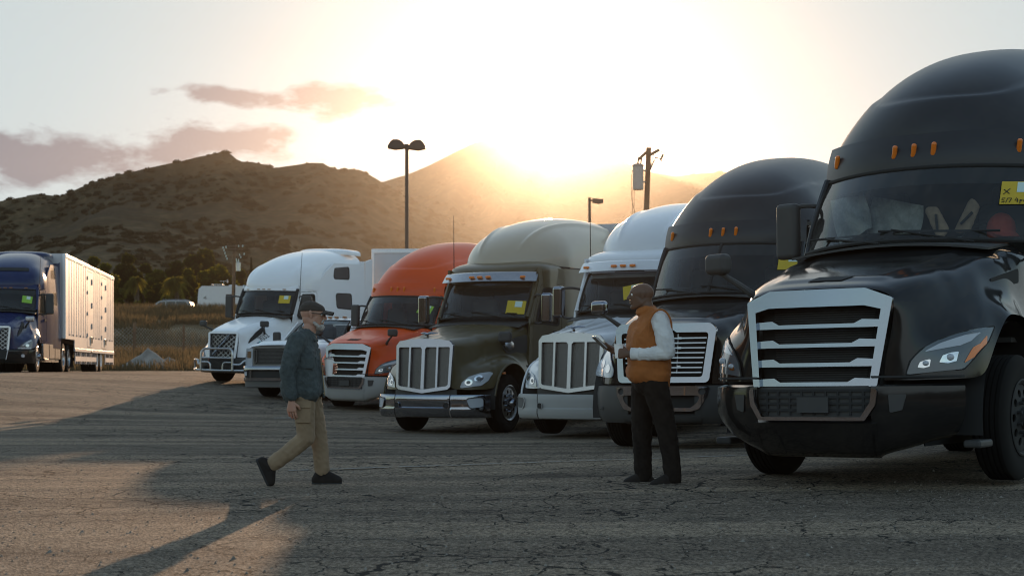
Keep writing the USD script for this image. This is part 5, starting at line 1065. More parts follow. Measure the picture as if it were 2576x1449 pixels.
M['rv_white'] = paint('rv_white', (0.55, 0.54, 0.53), 0.5, coat=.1, dirt=.3); M['rv_line'] = plain('faded_grey_line', (0.22, 0.21, 0.20), 0.6)
# ------------------------------------------------------------------ trees
leaf_mats = []
for k, (a, b) in enumerate([((0.045, 0.050, 0.012), (0.125, 0.110, 0.022)), ((0.026, 0.030, 0.010), (0.075, 0.068, 0.018)), ((0.075, 0.072, 0.024), (0.16, 0.135, 0.045)), ((0.012, 0.018, 0.009), (0.028, 0.032, 0.014))]):
    leaf_mats.append(material(f'leaves_{["olive", "dark", "dusty", "cypress"][k]}', {'g': ('geometry', {}), 'n': ('noise_texture', {'scale': 0.9, 'detail': 3.0}), 'mm': ('math', {'math_type': 'multiply_add', 'value2': 0.5}), 'm': ('math', {'math_type': 'multiply', 'value2': 0.55}),
        'c': ('rgb_ramp', {'ramp': [(0.2, a), (0.85, b)]}), 'tb': ('mix', {'mix_type': 'multiply', 'fac': 1.0, 'color2': (3.2, 3.0, 1.3)}), 'd': ('diffuse_bsdf', {}), 't': ('translucent_bsdf', {}), 'x': ('mix_closure', {'fac': 0.5})},
        [('g.position', 'n.vector'), ('g.random_per_island', 'm.value1'), ('n.fac', 'mm.value1'), ('m.value', 'mm.value3'), ('mm.value', 'c.fac'), ('c.color', 'd.color'), ('c.color', 'tb.color1'), ('tb.color', 't.color'), ('d.BSDF', 'x.closure1'), ('t.BSDF', 'x.closure2')], surface='x.closure'))
M['bark'] = rough_mat('bark', (0.035, 0.025, 0.017), (0.08, 0.058, 0.040), 3.0, 0.95, 0.6, 12.0)
def tree(label, px, py_top, Y, half_px, kind=0, seed=1, n=5200, trunk=.30, base=None, name='tree', group=None):
    """A broad tree whose crown stands px across and up to py_top in the picture, at distance Y."""
    g = np.random.default_rng(seed); X = X_at(px, Y); zb = float(field_z(X, Y)) if base is None else base; h = Z_at(py_top, Y) - zb; rx = half_px / FPX * Y
    T = thing(name, label, 'tree', (X, Y, zb), group=group)
    c0, lobes = h * trunk, []
    for k in range(20):
        a = g.random() * 2 * math.pi; u = g.random() ** .5 * 1.25; t = g.random()
        lobes.append((V(math.cos(a) * rx * .62 * u * (1 - .35 * t), math.sin(a) * rx * .62 * u * (1 - .35 * t), c0 + (h - c0) * (.18 + .62 * t)), rx * (.20 + .22 * g.random()) * (1 - .25 * t)))
    lobes.append((V(0.1 * rx, 0, h - rx * .34), rx * .36)); lobes.append((V(0, 0, c0 + (h - c0) * .5), rx * .55))
    vs, fs, o = [], [], 0
    for i, (c, r) in enumerate(lobes):
        v, f = leaf_blob(n // len(lobes), r, seed * 31 + i, .26, .82); vs.append(v + c); fs.append(f + o); o += len(v)
    put(T, 'crown', TM(np.vstack(vs), np.vstack(fs)), leaf_mats[kind], False)
    br = [tube([(0, 0, -.3), (.1 * g.normal(), .1 * g.normal(), c0 * .6), (.2 * g.normal(), 0, c0 + (h - c0) * .45)], [.35, .26, .10], 8, smooth=8)]
    for c, r in lobes[:7]: br.append(tube([(0, 0, c0 * .7), (c[0] * .5, c[1] * .5, c0 * .5 + c[2] * .5), c], [.16, .10, .04], 6, smooth=6))
    put(T, 'trunk', cat(br), M['bark'])
    return T
def palm(label, px, py_top, Y, spread_px, seed=1, name='palm_tree', group=None):
    g = np.random.default_rng(seed); X = X_at(px, Y); zb = float(field_z(X, Y)); h = Z_at(py_top, Y) - zb; r = spread_px / FPX * Y
    T = thing(name, label, 'palm', (X, Y, zb), group=group)
    hc = h - r * .35; vs, fs, o = [], [], 0
    put(T, 'trunk', tube([(0, 0, -.3), (.1, 0, hc * .5), (0, 0, hc)], [.34, .27, .24], 10, smooth=10), M['bark'])
    for k in range(46):
        a = g.random() * 2 * math.pi; e = g.uniform(-.55, 1.1); L = r * g.uniform(.8, 1.1); s = np.linspace(0, 1, 11)
        up = math.sin(e) * L; d = V(math.cos(a), math.sin(a), 0) * math.cos(e) * L
        P = V(0, 0, hc) + s[:, None] * d + np.stack([0 * s, 0 * s, up * s - L * .85 * s ** 2.2], 1); side = np.cross(V(0, 0, 1), d); side /= np.linalg.norm(side)
        for q in range(1, 11):
            for sg in (1, -1):
                for j in range(2):
                    b = P[q - 1] + (P[q] - P[q - 1]) * (j * .5); l = L * .30 * math.sin(math.pi * (.15 + .8 * q / 10)); tip = b + sg * side * l * .75 + (P[q] - P[q - 1]) * 1.3 - V(0, 0, l * .75)
                    w = (P[q] - P[q - 1]) * .22; vs += [b - w, b + w, tip]; fs.append((o, o + 1, o + 2)); o += 3
    put(T, 'fronds', TM(vs, fs), leaf_mats[2], False); return T
TR = 'trees along the road at the foot of the hills'
tree('olive bushy tree just right of the white trailer\'s rear end', 232, 645, 205, 40, 0, 2, group=TR)
tree('tall dark tree with two rounded crowns next to the olive one', 318, 636, 215, 46, 1, 3, group=TR)
tree('broad dark oak with sunlit top above the grey car', 508, 622, 225, 62, 1, 4, n=7000, group=TR)
tree('olive green tree with lit rim in front of the broad oak', 545, 664, 195, 66, 0, 5, n=6500, trunk=.2, group=TR)
tree('round dark tree left of the broad oak', 440, 655, 210, 44, 1, 6, group=TR)
tree('dusty pale tree behind the trailer\'s rear corner', 282, 690, 190, 38, 2, 7, trunk=.15, group=TR)
tree('low dark tree left of the motorhome', 395, 712, 186, 40, 1, 8, trunk=.12, group=TR)
tree('low dark tree right of the cypress behind the numbered truck', 670, 655, 230, 60, 1, 10, n=6000, group=TR)
tree('dark tree behind the motorhome roof', 600, 676, 205, 40, 1, 11, group=TR)
tree('far dark tree above the trailer behind the red truck', 800, 668, 260, 80, 1, 12, n=6000, group=TR)
tree('dark tree hidden partly by the white trailer\'s top', 190, 655, 225, 55, 1, 13, group=TR)
tree('dusty bushy tree between the two palms', 395, 676, 200, 42, 0, 14, n=5500, trunk=.2, group=TR)
tree('wide dark tree rising behind the feathery palm', 362, 662, 216, 40, 1, 15, n=5500, group=TR)
tree('small olive tree behind the palm with drooping fronds', 470, 676, 196, 34, 0, 16, n=4500, trunk=.2, group=TR)
tree('olive tree peeking over the trailer\'s top rear edge', 262, 660, 212, 38, 0, 17, n=5500, group=TR)
palm('feathery palm beside the trailer end', 342, 690, 182, 34, 21); palm('weeping palm with drooping fronds over the grey car', 443, 688, 180, 48, 22)
for k, (px, py, Y, hp, kd, lb) in enumerate([(300, 752, 178, 20, 0, 'low olive bush behind the guard rail beside the trailer'), (345, 757, 178, 18, 2, 'pale dusty bush behind the guard rail left of the car'), (480, 752, 179, 16, 1, 'small dark bush between the car and the motorhome')]):
    tree(lb, px, py, Y, hp, kd, 40 + k, n=1500, trunk=.05, name='bush')
def cypress(px, top, Y, hp, label):
    X = X_at(px, Y); zb = float(field_z(X, Y)); h = Z_at(top, Y) - zb; r = hp / FPX * Y; g = np.random.default_rng(8); T = thing('cypress_tree', label, 'cypress', (X, Y, zb))
    n = 3600; t = g.random(n) ** .8; a = g.random(n) * 2 * math.pi; rr = r * np.sin(math.pi * (.12 + .88 * (1 - t)) * .5 + .0) * (1 - t) ** .45 * (.75 + .35 * g.random(n)); c = np.stack([rr * np.cos(a), rr * np.sin(a), .4 + (h - .4) * t], 1)
    u = np.stack([np.cos(a) * .25, np.sin(a) * .25, np.ones(n)], 1) * .22; w = np.stack([-np.sin(a), np.cos(a), 0 * a], 1) * .09
    put(T, 'crown', TM(np.stack([c - u, c + w, c + u, c - w], 1).reshape(-1, 3), np.vstack([np.arange(n)[:, None] * 4 + [0, 1, 2], np.arange(n)[:, None] * 4 + [0, 2, 3]])), leaf_mats[3], False)
    put(T, 'trunk', cyl((0, 0, -.2), (0, 0, h * .5), .12, 8), M['bark'])
cypress(632, 652, 185, 10, 'slim dark cypress right of the far utility pole')

# ------------------------------------------------------------------ grass, mound, fence, rail
grass_mat = material('dry_grass_blades', {'g': ('geometry', {}), 'c': ('rgb_ramp', {'ramp': [(0.0, (0.16, 0.12, 0.066)), (0.6, (0.31, 0.24, 0.14)), (1.0, (0.52, 0.43, 0.28))]}), 'd': ('diffuse_bsdf', {}), 't': ('translucent_bsdf', {}), 'x': ('mix_closure', {'fac': 0.45})},
    [('g.random_per_island', 'c.fac'), ('c.color', 'd.color'), ('c.color', 't.color'), ('d.BSDF', 'x.closure1'), ('t.BSDF', 'x.closure2')], surface='x.closure')
def grass(n, x0, x1, y0, y1, hmin, hmax, dens, seed):
    g = np.random.default_rng(seed); x = g.uniform(x0, x1, n); y = y0 + (y1 - y0) * g.random(n) ** 1.0
    k = meshkit.fbm(np.stack([x * .35, y * .2, 0 * x], -1), 3, seed) > dens; x, y = x[k], y[k]; m = len(x); z = field_z(x, y)
    h = g.uniform(hmin, hmax, m); a = g.random(m) * math.pi; w = .028 + .03 * g.random(m); b = np.stack([x, y, z - .04], 1); dx = np.stack([np.cos(a) * w, np.sin(a) * w, 0 * a], 1)
    tip = b + np.stack([g.normal(size=m) * .16 * h, g.normal(size=m) * .16 * h, h], 1); return np.stack([b - dx, b + dx, tip], 1).reshape(-1, 3)
gv = np.vstack([grass(26000, -36, 12, 76, 92, .2, .6, .44, 1), grass(52000, -36, 14, 88, 128, .3, .85, .38, 2), grass(44000, -45, 16, 128, 147, .35, .9, .36, 3), grass(7000, -50, 16, 143, 148.5, .5, 1.0, .2, 4)])
put('/World', 'dry_grass', TM(gv, np.arange(len(gv)).reshape(-1, 3)), grass_mat, False, label='golden dry grass over the field and bank', kind='stuff')
gm = rough_mat('grey_spoil', (0.13, 0.115, 0.10), (0.26, 0.235, 0.21), 1.5, 0.95, 0.8, 9.0)
def mound(px, Y, w, h, label, seed):
    X = X_at(px, Y); r, a = np.meshgrid(np.linspace(0, 1, 26), np.linspace(0, 2 * math.pi, 48, endpoint=False), indexing='ij'); x, y = r * np.cos(a) * w, r * np.sin(a) * w * .7
    n = meshkit.fbm(np.stack([x * 1.3 + seed, y * 1.3, 0 * x], -1), 4, seed); z = h * np.maximum(0, (1 - r * (.8 + .5 * n)) ) ** 1.0 * (.75 + .5 * n) - .05 - .25 * (r > .97)
    put('/World', 'dirt_mound', moved(grid(np.stack([x, y, z], -1), cv=True), (X, Y, float(field_z(X, Y)))), gm, True, label=label, category='mound')
mound(372, 80.5, 1.5, .98, 'larger grey heap of spoil at the edge of the lot', 3); mound(425, 83, 1.0, .42, 'small low heap of spoil right of the larger one', 5)
M['galv'] = paint('galvanised', (0.36, 0.34, 0.32), 0.5, metal=.7, coat=0, dirt=.4); M['wood'] = rough_mat('pole_wood', (0.075, 0.042, 0.024), (0.17, 0.095, 0.05), 2.0, 0.9, 0.5, 20.0)
# guard rail along the road
GT = thing('guard_rail', 'steel guard rail along the road above the bank', 'guard rail', (0, 0, 0)); YR = 149.2
xs = np.linspace(-60, 20, 41); zr = field_z(xs, YR + 0 * xs) + .42
put(GT, 'rail', grid(np.array([np.stack([xs, YR + o + 0 * xs, zr + q], -1) for o, q in ((0, -.17), (-.05, -.12), (-.05, -.06), (0, 0), (-.05, .06), (-.05, .12), (0, .17), (.03, .17), (.03, -.17))])), M['galv'], 30)
for x in xs[::2]: put(GT, 'post', box((x, YR + .10, float(field_z(x, YR)) + .2), (.12, .15, .9)), M['wood'])
put('/World', 'road', terrain_grid(np.linspace(-80, 40, 40), np.linspace(150.5, 174, 6), lambda x, y: field_z(x, y) + .10), asphalt, True, label='road running behind the guard rail', kind='structure')
# wire fence with timber posts
FE = thing('wire_fence', 'sagging chain link fence on timber posts in the dry field', 'fence', (0, 0, 0))
fp = [(-32.0, 98.0), (-28.0, 99.5), (-24.0, 101.0), (-21.6, 104.5), (-19.4, 108.0), (-16.2, 110.0), (-12.0, 111.0), (-7.5, 112.0)]
for i, (x, y) in enumerate(fp): put(FE, 'fence_post', tube([(x, y, float(field_z(x, y)) - .2), (x + .03, y, float(field_z(x, y)) + (2.0 if i != 2 else 2.15))], .085 if i != 2 else .11, 8), M['wood'])
for (xa, ya), (xb, yb) in zip(fp[:-1], fp[1:]):
    L = math.hypot(xb - xa, yb - ya); lines = []; Hh = 1.75
    for k in np.arange(-Hh, L, .24):
        for sg in (0, 1):
            a, b = (k, 0.0), (k + Hh, Hh)
            if a[0] < 0: a = (0, -k)
            if b[0] > L: b = (L, L - k)
            if a[1] >= b[1]: continue
            if sg: a, b = (a[0], Hh - a[1]), (b[0], Hh - b[1])
            pts = []
            for t in np.linspace(0, 1, 4):
                u, v = a[0] + (b[0] - a[0]) * t, a[1] + (b[1] - a[1]) * t; f = u / L; x, y = xa + (xb - xa) * f, ya + (yb - ya) * f; pts.append((x, y, float(field_z(xa, ya)) * (1 - f) + float(field_z(xb, yb)) * f + .12 + v * (1 - .10 * math.sin(math.pi * f))))
            lines.append(tube(pts, .007, 3))
    put(FE, 'chain_link', cat(lines), M['galv'], kind='stuff')
# dead stalks in front of the fence
# ------------------------------------------------------------------ poles
def utility_pole(label, px_top, py_top, px_b, Y, r, arms, lean_base=None):
    X1, X0 = X_at(px_top, Y), X_at(px_b, Y); zt = Z_at(py_top, Y); zb = float(field_z(X0, Y)) - .1
    return thing('utility_pole', label, 'utility pole', (X0, Y, zb)), X1 - X0, zt - zb
T, dx, h = utility_pole('leaning timber utility pole with transformer behind the white truck', 1632, 372, 1612, 92, .15, 2)
ax = lambda z: dx * z / h
put(T, 'pole', tube([(0, 0, 0), (dx, 0, h)], [.19, .15], 14), M['wood'])
def slant(z, x0, x1, y0, y1, dz0, dz1, r=.07): return tube([(ax(z) + x0, y0, z + dz0), (ax(z) + x1, y1, z + dz1)], r, 6)
put(T, 'crossarm', slant(h - .25, -.62, .12, -.7, .35, -.50, .22, .085), M['wood']); put(T, 'crossarm', slant(h - .25, .05, .62, -.35, .55, -.22, .18, .085), M['wood'])
put(T, 'brace', slant(h - .8, .08, .36, 0, .2, -.5, .55, .025), M['galv']); put(T, 'cutout', cat(slant(h - .85, .10, .36, -.1, 0, -.45, .15, .045), slant(h - .55, .38, .55, .1, .1, -.05, .0, .03)), M['plastic'])
put(T, 'insulator', cat(slant(h - .62, -.60, -.66, -.6, -.6, 0, -.38, .055), slant(h - .62, -.44, -.48, -.6, -.6, 0, -.36, .05)), M['plastic'])
put(T, 'insulator', cat(slant(h - .45, .88, .72, .3, .3, .1, -.22, .07), slant(h - .55, .72, .84, .3, .3, -.1, -.22, .03)), M['plastic'])
put(T, 'line_stub', slant(h - .20, .66, 1.15, .4, .6, .05, -.06, .018), M['dark']); put(T, 'line_stub', slant(h - .55, .4, .8, .4, .6, .06, -.04, .018), M['dark'])
tz = h - 1.75; put(T, 'transformer', moved(revolve([(0.001, -.72), (.30, -.72), (.31, -.66), (.31, .62), (.34, .66), (.34, .70), (.20, .78), (0.001, .79)], 24, 'z'), (ax(tz) - .58, -.35, tz)), M['galv'], 35)
put(T, 'bracket', cat(slant(tz + .4, -.3, 0, -.3, 0, 0, 0, .05), slant(tz - .25, -.3, 0, -.3, 0, 0, 0, .05), slant(tz + .3, -.5 - .45, -.5 - .3, -.35, -.35, .05, .05, .04)), M['galv'])
for k, (xo, bot) in enumerate(((-.95, 3.9), (-.86, 3.7), (-.76, 3.2))):
    z0 = tz + (.2 if k == 0 else -.7); pts = [(ax(z0) + xo, -.3, z0), (ax(z0) + xo - .02, -.3, z0 - 1.2), (ax(z0) + xo + .25 + .1 * k, -.2, z0 - 2.4), (ax(z0 - bot) - .1, -.1, z0 - bot)]
    put(T, 'drop_wire', tube(pts, .014, 5, smooth=16), M['dark'])
put(T, 'drop_wire', tube([(ax(tz - 3.6), .1, tz - 3.6), (ax(tz) + 1.1, .3, tz - 3.75), (ax(tz) + 3.0, .6, tz - 4.3)], .016, 5, smooth=8), M['dark'])
T, dx, h = utility_pole('far timber utility pole with double crossarm above the motorhome', 590, 617, 586, 158, .15, 2)
put(T, 'pole', tube([(0, 0, 0), (dx, 0, h)], [.20, .15], 10), M['wood'])
for z, w in ((h - .12, .88), (h - .42, .90)): put(T, 'crossarm', cat(tube([(dx - w, -.2, z - .02), (dx + w, -.2, z)], .07, 5)), M['wood'])
put(T, 'crossarm', tube([(dx - .75, -.2, h - 1.18), (dx - .25, -.2, h - 1.12)], .06, 5), M['wood']); put(T, 'crossarm', tube([(dx + .15, -.2, h - 1.12), (dx + .90, -.2, h - 1.02)], .06, 5), M['wood'])
for x, z in ((-.80, -1.1), (-.7, -1.35), (.55, -.98), (.66, -1.2), (1.0, -.9), (-.8, -.2), (.45, -.1), (.85, -.1), (-1.1, -.25), (-1.0, -.5), (-.9, -.8)): put(T, 'insulator', rbox((dx + x, -.25, h + z), (.08, .08, .2), .03), M['note'])
put(T, 'transformer', moved(revolve([(0.001, -.42), (.24, -.42), (.25, .36), (.2, .42), (0.001, .43)], 18, 'z'), (dx + .42, -.3, h - 2.15)), M['alu'], 35)
put(T, 'bushing', tube([(dx + .32, -.3, h - 1.75), (dx + .22, -.3, h - 1.35)], .04, 5), M['note']); put(T, 'bushing', tube([(dx + .45, -.3, h - 1.75), (dx + .45, -.3, h - 1.4)], .04, 5), M['note'])
M['bronze'] = paint('bronze_pole', (0.035, 0.022, 0.014), 0.5, coat=.1, dirt=.2)
Y = 64.0; X = X_at(1023.5, Y); zt = Z_at(366, Y); T = thing('light_pole', 'tall bronze light pole with two shoebox lamps', 'light pole', (X, Y, 0.0))
put(T, 'pole', rbox((0, 0, zt / 2), (.145, .145, zt), .02), M['bronze'])
for s in (1, -1):
    pr = [(0.06, -.03), (0.10, .02), (.16, .10), (.26, .18), (.38, .22), (.55, .215), (.66, .12), (.76, -.04), (.76, -.12), (.60, -.15), (.45, -.17), (.30, -.15), (.06, -.12)]
    if s > 0: pr = [(a, b - .03 + .01 * (a > .5)) for a, b in pr]
    put(T, 'lamp_head', panel(rpoly([(s * a, b) for a, b in pr], .006), .42, lambda u, v, w: (u, (w - .21) * (1 - .35 * np.abs(u) / .8 * 0), zt + v), 0), M['bronze'], 30)
put(T, 'pole_cap', rbox((0, 0, zt + .02), (.17, .17, .05), .01), M['bronze'])
Y = 84.0; X = X_at(1483, Y); zt = Z_at(497, Y); T = thing('light_pole', 'shorter light pole with a single flat lamp on one side', 'light pole', (X, Y, 0.0))
put(T, 'pole', rbox((0, 0, zt / 2), (.15, .15, zt), .02), M['bronze']); put(T, 'arm', rbox((.18, 0, zt - .16), (.3, .10, .10), .02), M['bronze'])
put(T, 'lamp_head', panel(rpoly([(.14, .0), (.16, -.06), (.72, -.10), (.72, -.28), (.50, -.33), (.16, -.28)], .012), .36, lambda u, v, w: (u, w - .18, zt + v), 0), M['bronze'], 30)

# loose gravel and litter on the asphalt
g = np.random.default_rng(77); n = 5200; d = 4.5 + 26 * g.random(n) ** 1.6; px_ = g.uniform(-60, 2640, n); x, y = (px_ - CX) / FPX * d, d; r = g.uniform(.003, .010, n) * (1 + .9 * (g.random(n) > .96))
tet = np.array([(1, 0, -.3), (-.6, .8, -.3), (-.5, -.9, -.3), (.1, .1, .8)]); a = g.random(n) * 6.28; ca, sa = np.cos(a), np.sin(a)
v = np.stack([tet[:, 0] * ca[:, None] - tet[:, 1] * sa[:, None], tet[:, 0] * sa[:, None] + tet[:, 1] * ca[:, None], np.broadcast_to(tet[:, 2], (n, 4))], -1) * r[:, None, None] * (0.7 + .6 * g.random((n, 4, 1))) + np.stack([x, y, lot_z(x, y) + r * .25], -1)[:, None]
put('/World', 'loose_gravel', TM(v.reshape(-1, 3), (np.arange(n)[:, None, None] * 4 + np.array([(0, 1, 3), (1, 2, 3), (2, 0, 3), (0, 2, 1)])).reshape(-1, 3)), rough_mat('gravel', (0.07, 0.06, 0.05), (0.30, 0.27, 0.23), 6.0, .9), False, label='loose gravel scattered over the cracked asphalt', kind='stuff')
pm_ = material('worn_paint', {'g': ('geometry', {}), 'n': ('noise_texture', {'scale': 9.0, 'detail': 5.0}), 'r': ('map_range', {'from_min': .42, 'from_max': .52, 'to_min': 0.0, 'to_max': 1.0, 'clamp': True}), 't': ('transparent_bsdf', {}), 'd': ('diffuse_bsdf', {'color': (0.36, 0.34, 0.31)}), 'm': ('mix_closure', {})}, [('g.position', 'n.vector'), ('n.fac', 'r.value'), ('r.result', 'm.fac'), ('t.BSDF', 'm.closure1'), ('d.BSDF', 'm.closure2')], surface='m.closure')
def lot_sheet(name, pts, m, label): q = np.asarray(pts, float); put('/World', name, TM([(a, b, float(lot_z(a, b)) + .006) for a, b in q], [(0, 1, 2), (0, 2, 3)]), m, False, label=label, kind='structure')
lot_sheet('road_marking', [(-4.9, 32.6), (-4.25, 32.55), (-4.25, 32.85), (-4.9, 32.95)], pm_, 'short worn white paint mark behind the walking man')
lot_sheet('road_marking', [(-2.2, 15.6), (3.2, 17.4), (3.2, 17.52), (-2.2, 15.72)], pm_, 'long worn pale line running toward the near truck')
y_ = EYE * FPX / (1330 - HZ); C = thing('cigarette_end', 'cigarette end lying on the asphalt in front of the black truck', 'cigarette end', (X_at(2347, y_), y_, .006)); put(C, 'paper', cyl((0, 0, 0), (.05, .01, 0), .0045, 8), M['note']); put(C, 'filter', cyl((-.025, -.005, 0), (0, 0, 0), .0046, 8), M['amber_dim'])
# ------------------------------------------------------------------ people (world axes: x right, y away from the camera; near side is y < 0)
def ball(p, r, s=(1, 1, 1), seg=16): return m3.Manifold.sphere(1.0, seg).scale((r * s[0], r * s[1], r * s[2])).translate(tuple(map(float, p)))
def bone(a, ra, b, rb, sa=(1, 1, 1), sb=None): return m3.Manifold.batch_hull([ball(a, ra, sa), ball(b, rb, sb or sa)])
def chain(pts, rs, s=(1, 1, 1)): return [bone(pts[i], rs[i], pts[i + 1], rs[i + 1], s) for i in range(len(pts) - 1)]
def hullof(*balls): return m3.Manifold.batch_hull(list(balls))
def skin(parts, L=.016, it=10, wrinkle=0.0, wf=14.0, seed=0, cut=None):
    m = m3.Manifold.batch_boolean(parts, m3.OpType.Add)
    if cut is not None: m = m3.Manifold.batch_boolean([m] + cut, m3.OpType.Subtract)
    m = m.refine_to_length(L).to_mesh(); t = trimesh.Trimesh(m.vert_properties[:, :3], m.tri_verts, process=True)
    trimesh.smoothing.filter_taubin(t, lamb=.5, nu=.52, iterations=it)
    if wrinkle:
        p = np.asarray(t.vertices); n = np.asarray(t.vertex_normals); q = meshkit.fbm(np.stack([p[:, 0] * wf, p[:, 1] * wf, p[:, 2] * wf * 1.3 + p[:, 0] * wf], -1), 3, seed)
        t.vertices = p + n * ((np.abs(q - .5) * 2 - .35) * wrinkle)[:, None]
    return t
def hand(w, d, side, spread, palm_r=.034, curl=.6, up=(0, 0, 1), thumb=None, flat=False):
    """A hand from the wrist w along d; fingers fan along 'spread' and curl towards 'side'."""
    w, d, side, spread = (np.asarray(x, float) for x in (w, d, side, spread)); d, side, spread = (x / np.linalg.norm(x) for x in (d, side, spread))
    k = w + d * .085; out = [hullof(ball(w, .026), ball(k + spread * .030, .017), ball(k - spread * .030, .017), ball(w + d * .03 + side * .006, .03))]
    for i, (o, L) in enumerate(((.034, .068), (.012, .078), (-.012, .073), (-.033, .058))):
        a = k + spread * o; b = a + (d * math.cos(curl) + side * math.sin(curl)) * L * .5; c = b + (d * math.cos(curl * 2.1) + side * math.sin(curl * 2.1)) * L * .32; e = c + (d * math.cos(curl * 3) + side * math.sin(curl * 3)) * L * .25
        out += chain([a, b, c, e], [.0105, .0098, .009, .008])
    t0 = w + d * .03 + spread * .028; th = spread * .8 + d * .6 + side * .35 if thumb is None else np.asarray(thumb, float); th /= np.linalg.norm(th)
    out += chain([t0, t0 + th * .038, t0 + th * .04 + (d * .7 + side * .7) * .03], [.014, .012, .0095]); return out
def head(c, f, tilt=0.0, scale=1.0, jaw=1.0):
    """A head about c, facing f = +1 or -1 along x. Returns the pieces that join the body."""
    c = np.asarray(c, float); P = lambda x, y, z: c + V(f * (x * math.cos(tilt) - z * math.sin(tilt)), y, x * math.sin(tilt) + z * math.cos(tilt)) * scale
    o = [hullof(ball(P(-.018, 0, .035), .088 * scale, (1.04, .86, .92)), ball(P(.030, 0, .030), .068 * scale, (1, .95, 1))),
         hullof(ball(P(.034, 0, .0), .058 * scale, (1, 1.0, 1)), ball(P(.052, 0, -.075), .030 * scale, (1.0, 1.15, 1)), ball(P(.0, .045, -.055), .022 * scale), ball(P(.0, -.045, -.055), .022 * scale), ball(P(-.03, 0, -.02), .062 * scale)),
         hullof(ball(P(.086, 0, .030), .010), ball(P(.112, 0, -.012), .0125), ball(P(.094, .014, -.018), .008), ball(P(.094, -.014, -.018), .008)),      # nose
         hullof(ball(P(.086, .02, -.040), .009), ball(P(.092, 0, -.038), .010), ball(P(.086, -.02, -.040), .009)),                                   # upper lip
         hullof(ball(P(.084, .016, -.055), .009), ball(P(.089, 0, -.055), .010), ball(P(.084, -.016, -.055), .009)),
         ball(P(.074, 0, -.088), .020), hullof(ball(P(.082, .035, .040), .010), ball(P(.090, 0, .036), .008), ball(P(.082, -.035, .040), .010))]        # chin, brow
    for s in (1, -1): o.append(hullof(ball(P(-.006, s * .082, .018), .013, (1, .5, 1.4)), ball(P(-.012, s * .088, .030), .016, (1, .4, 1.3)), ball(P(-.004, s * .080, -.012), .008, (1, .6, 1))))
    return o, P
def eyes(parent, P, s_=1.0):
    for s in (1, -1):
        e = put(parent, 'eye', moved(trimesh.creation.icosphere(2, .0125), P(.078, s * .032, .018)), M['eye'], True)
        put(e, 'iris', moved(trimesh.creation.icosphere(2, .0065), P(.0865, s * .032, .018)), M['ink'], True)
M['skin_pale'] = plain('skin_pale', (0.36, 0.19, 0.13), 0.55, subsurface_weight=0.08); M['skin_dark'] = plain('skin_dark', (0.105, 0.052, 0.030), 0.5)
M['eye'] = plain('eye_white', (0.6, 0.58, 0.55), 0.2)
M['denim'] = rough_mat('dark_denim', (0.028, 0.038, 0.040), (0.062, 0.078, 0.078), 26.0, 0.9, 0.35, 240.0); M['khaki'] = rough_mat('khaki_cotton', (0.20, 0.135, 0.080), (0.27, 0.19, 0.115), 9.0, 0.9, 0.3, 200.0)
M['cap_brown'] = rough_mat('cap_brown', (0.028, 0.021, 0.016), (0.045, 0.034, 0.026), 30.0, 0.9, .3, 200.0); M['beard'] = rough_mat('grey_beard', (0.28, 0.25, 0.22), (0.5, 0.46, 0.42), 80.0, 0.9, .8, 150.0)
M['boot'] = rough_mat('dark_boot', (0.010, 0.008, 0.007), (0.020, 0.015, 0.012), 12.0, 0.7, .3, 90.0, specular_ior_level=0.2); M['sole'] = plain('boot_sole', (0.012, 0.011, 0.010), 0.8)
M['vest'] = rough_mat('rust_vest', (0.26, 0.078, 0.012), (0.34, 0.105, 0.018), 10.0, 0.85, 0.3, 220.0); M['shirt'] = rough_mat('white_shirt', (0.55, 0.54, 0.53), (0.68, 0.67, 0.65), 9.0, 0.9, 0.25, 180.0)
M['jeans'] = rough_mat('black_jeans', (0.010, 0.008, 0.007), (0.020, 0.016, 0.013), 14.0, 0.95, 0.3, 220.0, specular_ior_level=0.1); M['cup_white'] = plain('paper_cup', (0.78, 0.75, 0.72), 0.6); M['phone'] = plain('phone_case', (0.34, 0.34, 0.34), 0.35); M['thread'] = plain('seam_thread', (0.32, 0.23, 0.12), 0.8)
def shoe(heel, toe, ankle, up, h=.035, tall=.10, w=1.0):
    heel, toe, ankle, up = (np.asarray(x, float) for x in (heel, toe, ankle, up)); d = toe - heel
    up = up / np.linalg.norm(up)
    upper = skin([hullof(ball(heel + up * .042 + d * .08, .043), ball(toe + up * .038 - d * .08, .040), ball(heel + up * .085 + d * .50, .042)), hullof(ball(heel + up * .05 + d * .10, .044), ball(ankle, .052), ball(heel + up * .09 + d * .45, .042))], .012, 6)
    sole = skin([hullof(ball(heel + up * .010 + d * .05, .036, (1, 1, 1)), ball(heel + d * .5 + up * .010, .034), ball(toe + up * .012 - d * .07, .036))], .02, 2)
    v = np.asarray(sole.vertices); hh = (v - heel) @ up; v = v - up * (np.maximum(hh - .022, 0) + np.minimum(hh, 0))[:, None]; sole.vertices = v
    return upper, sole

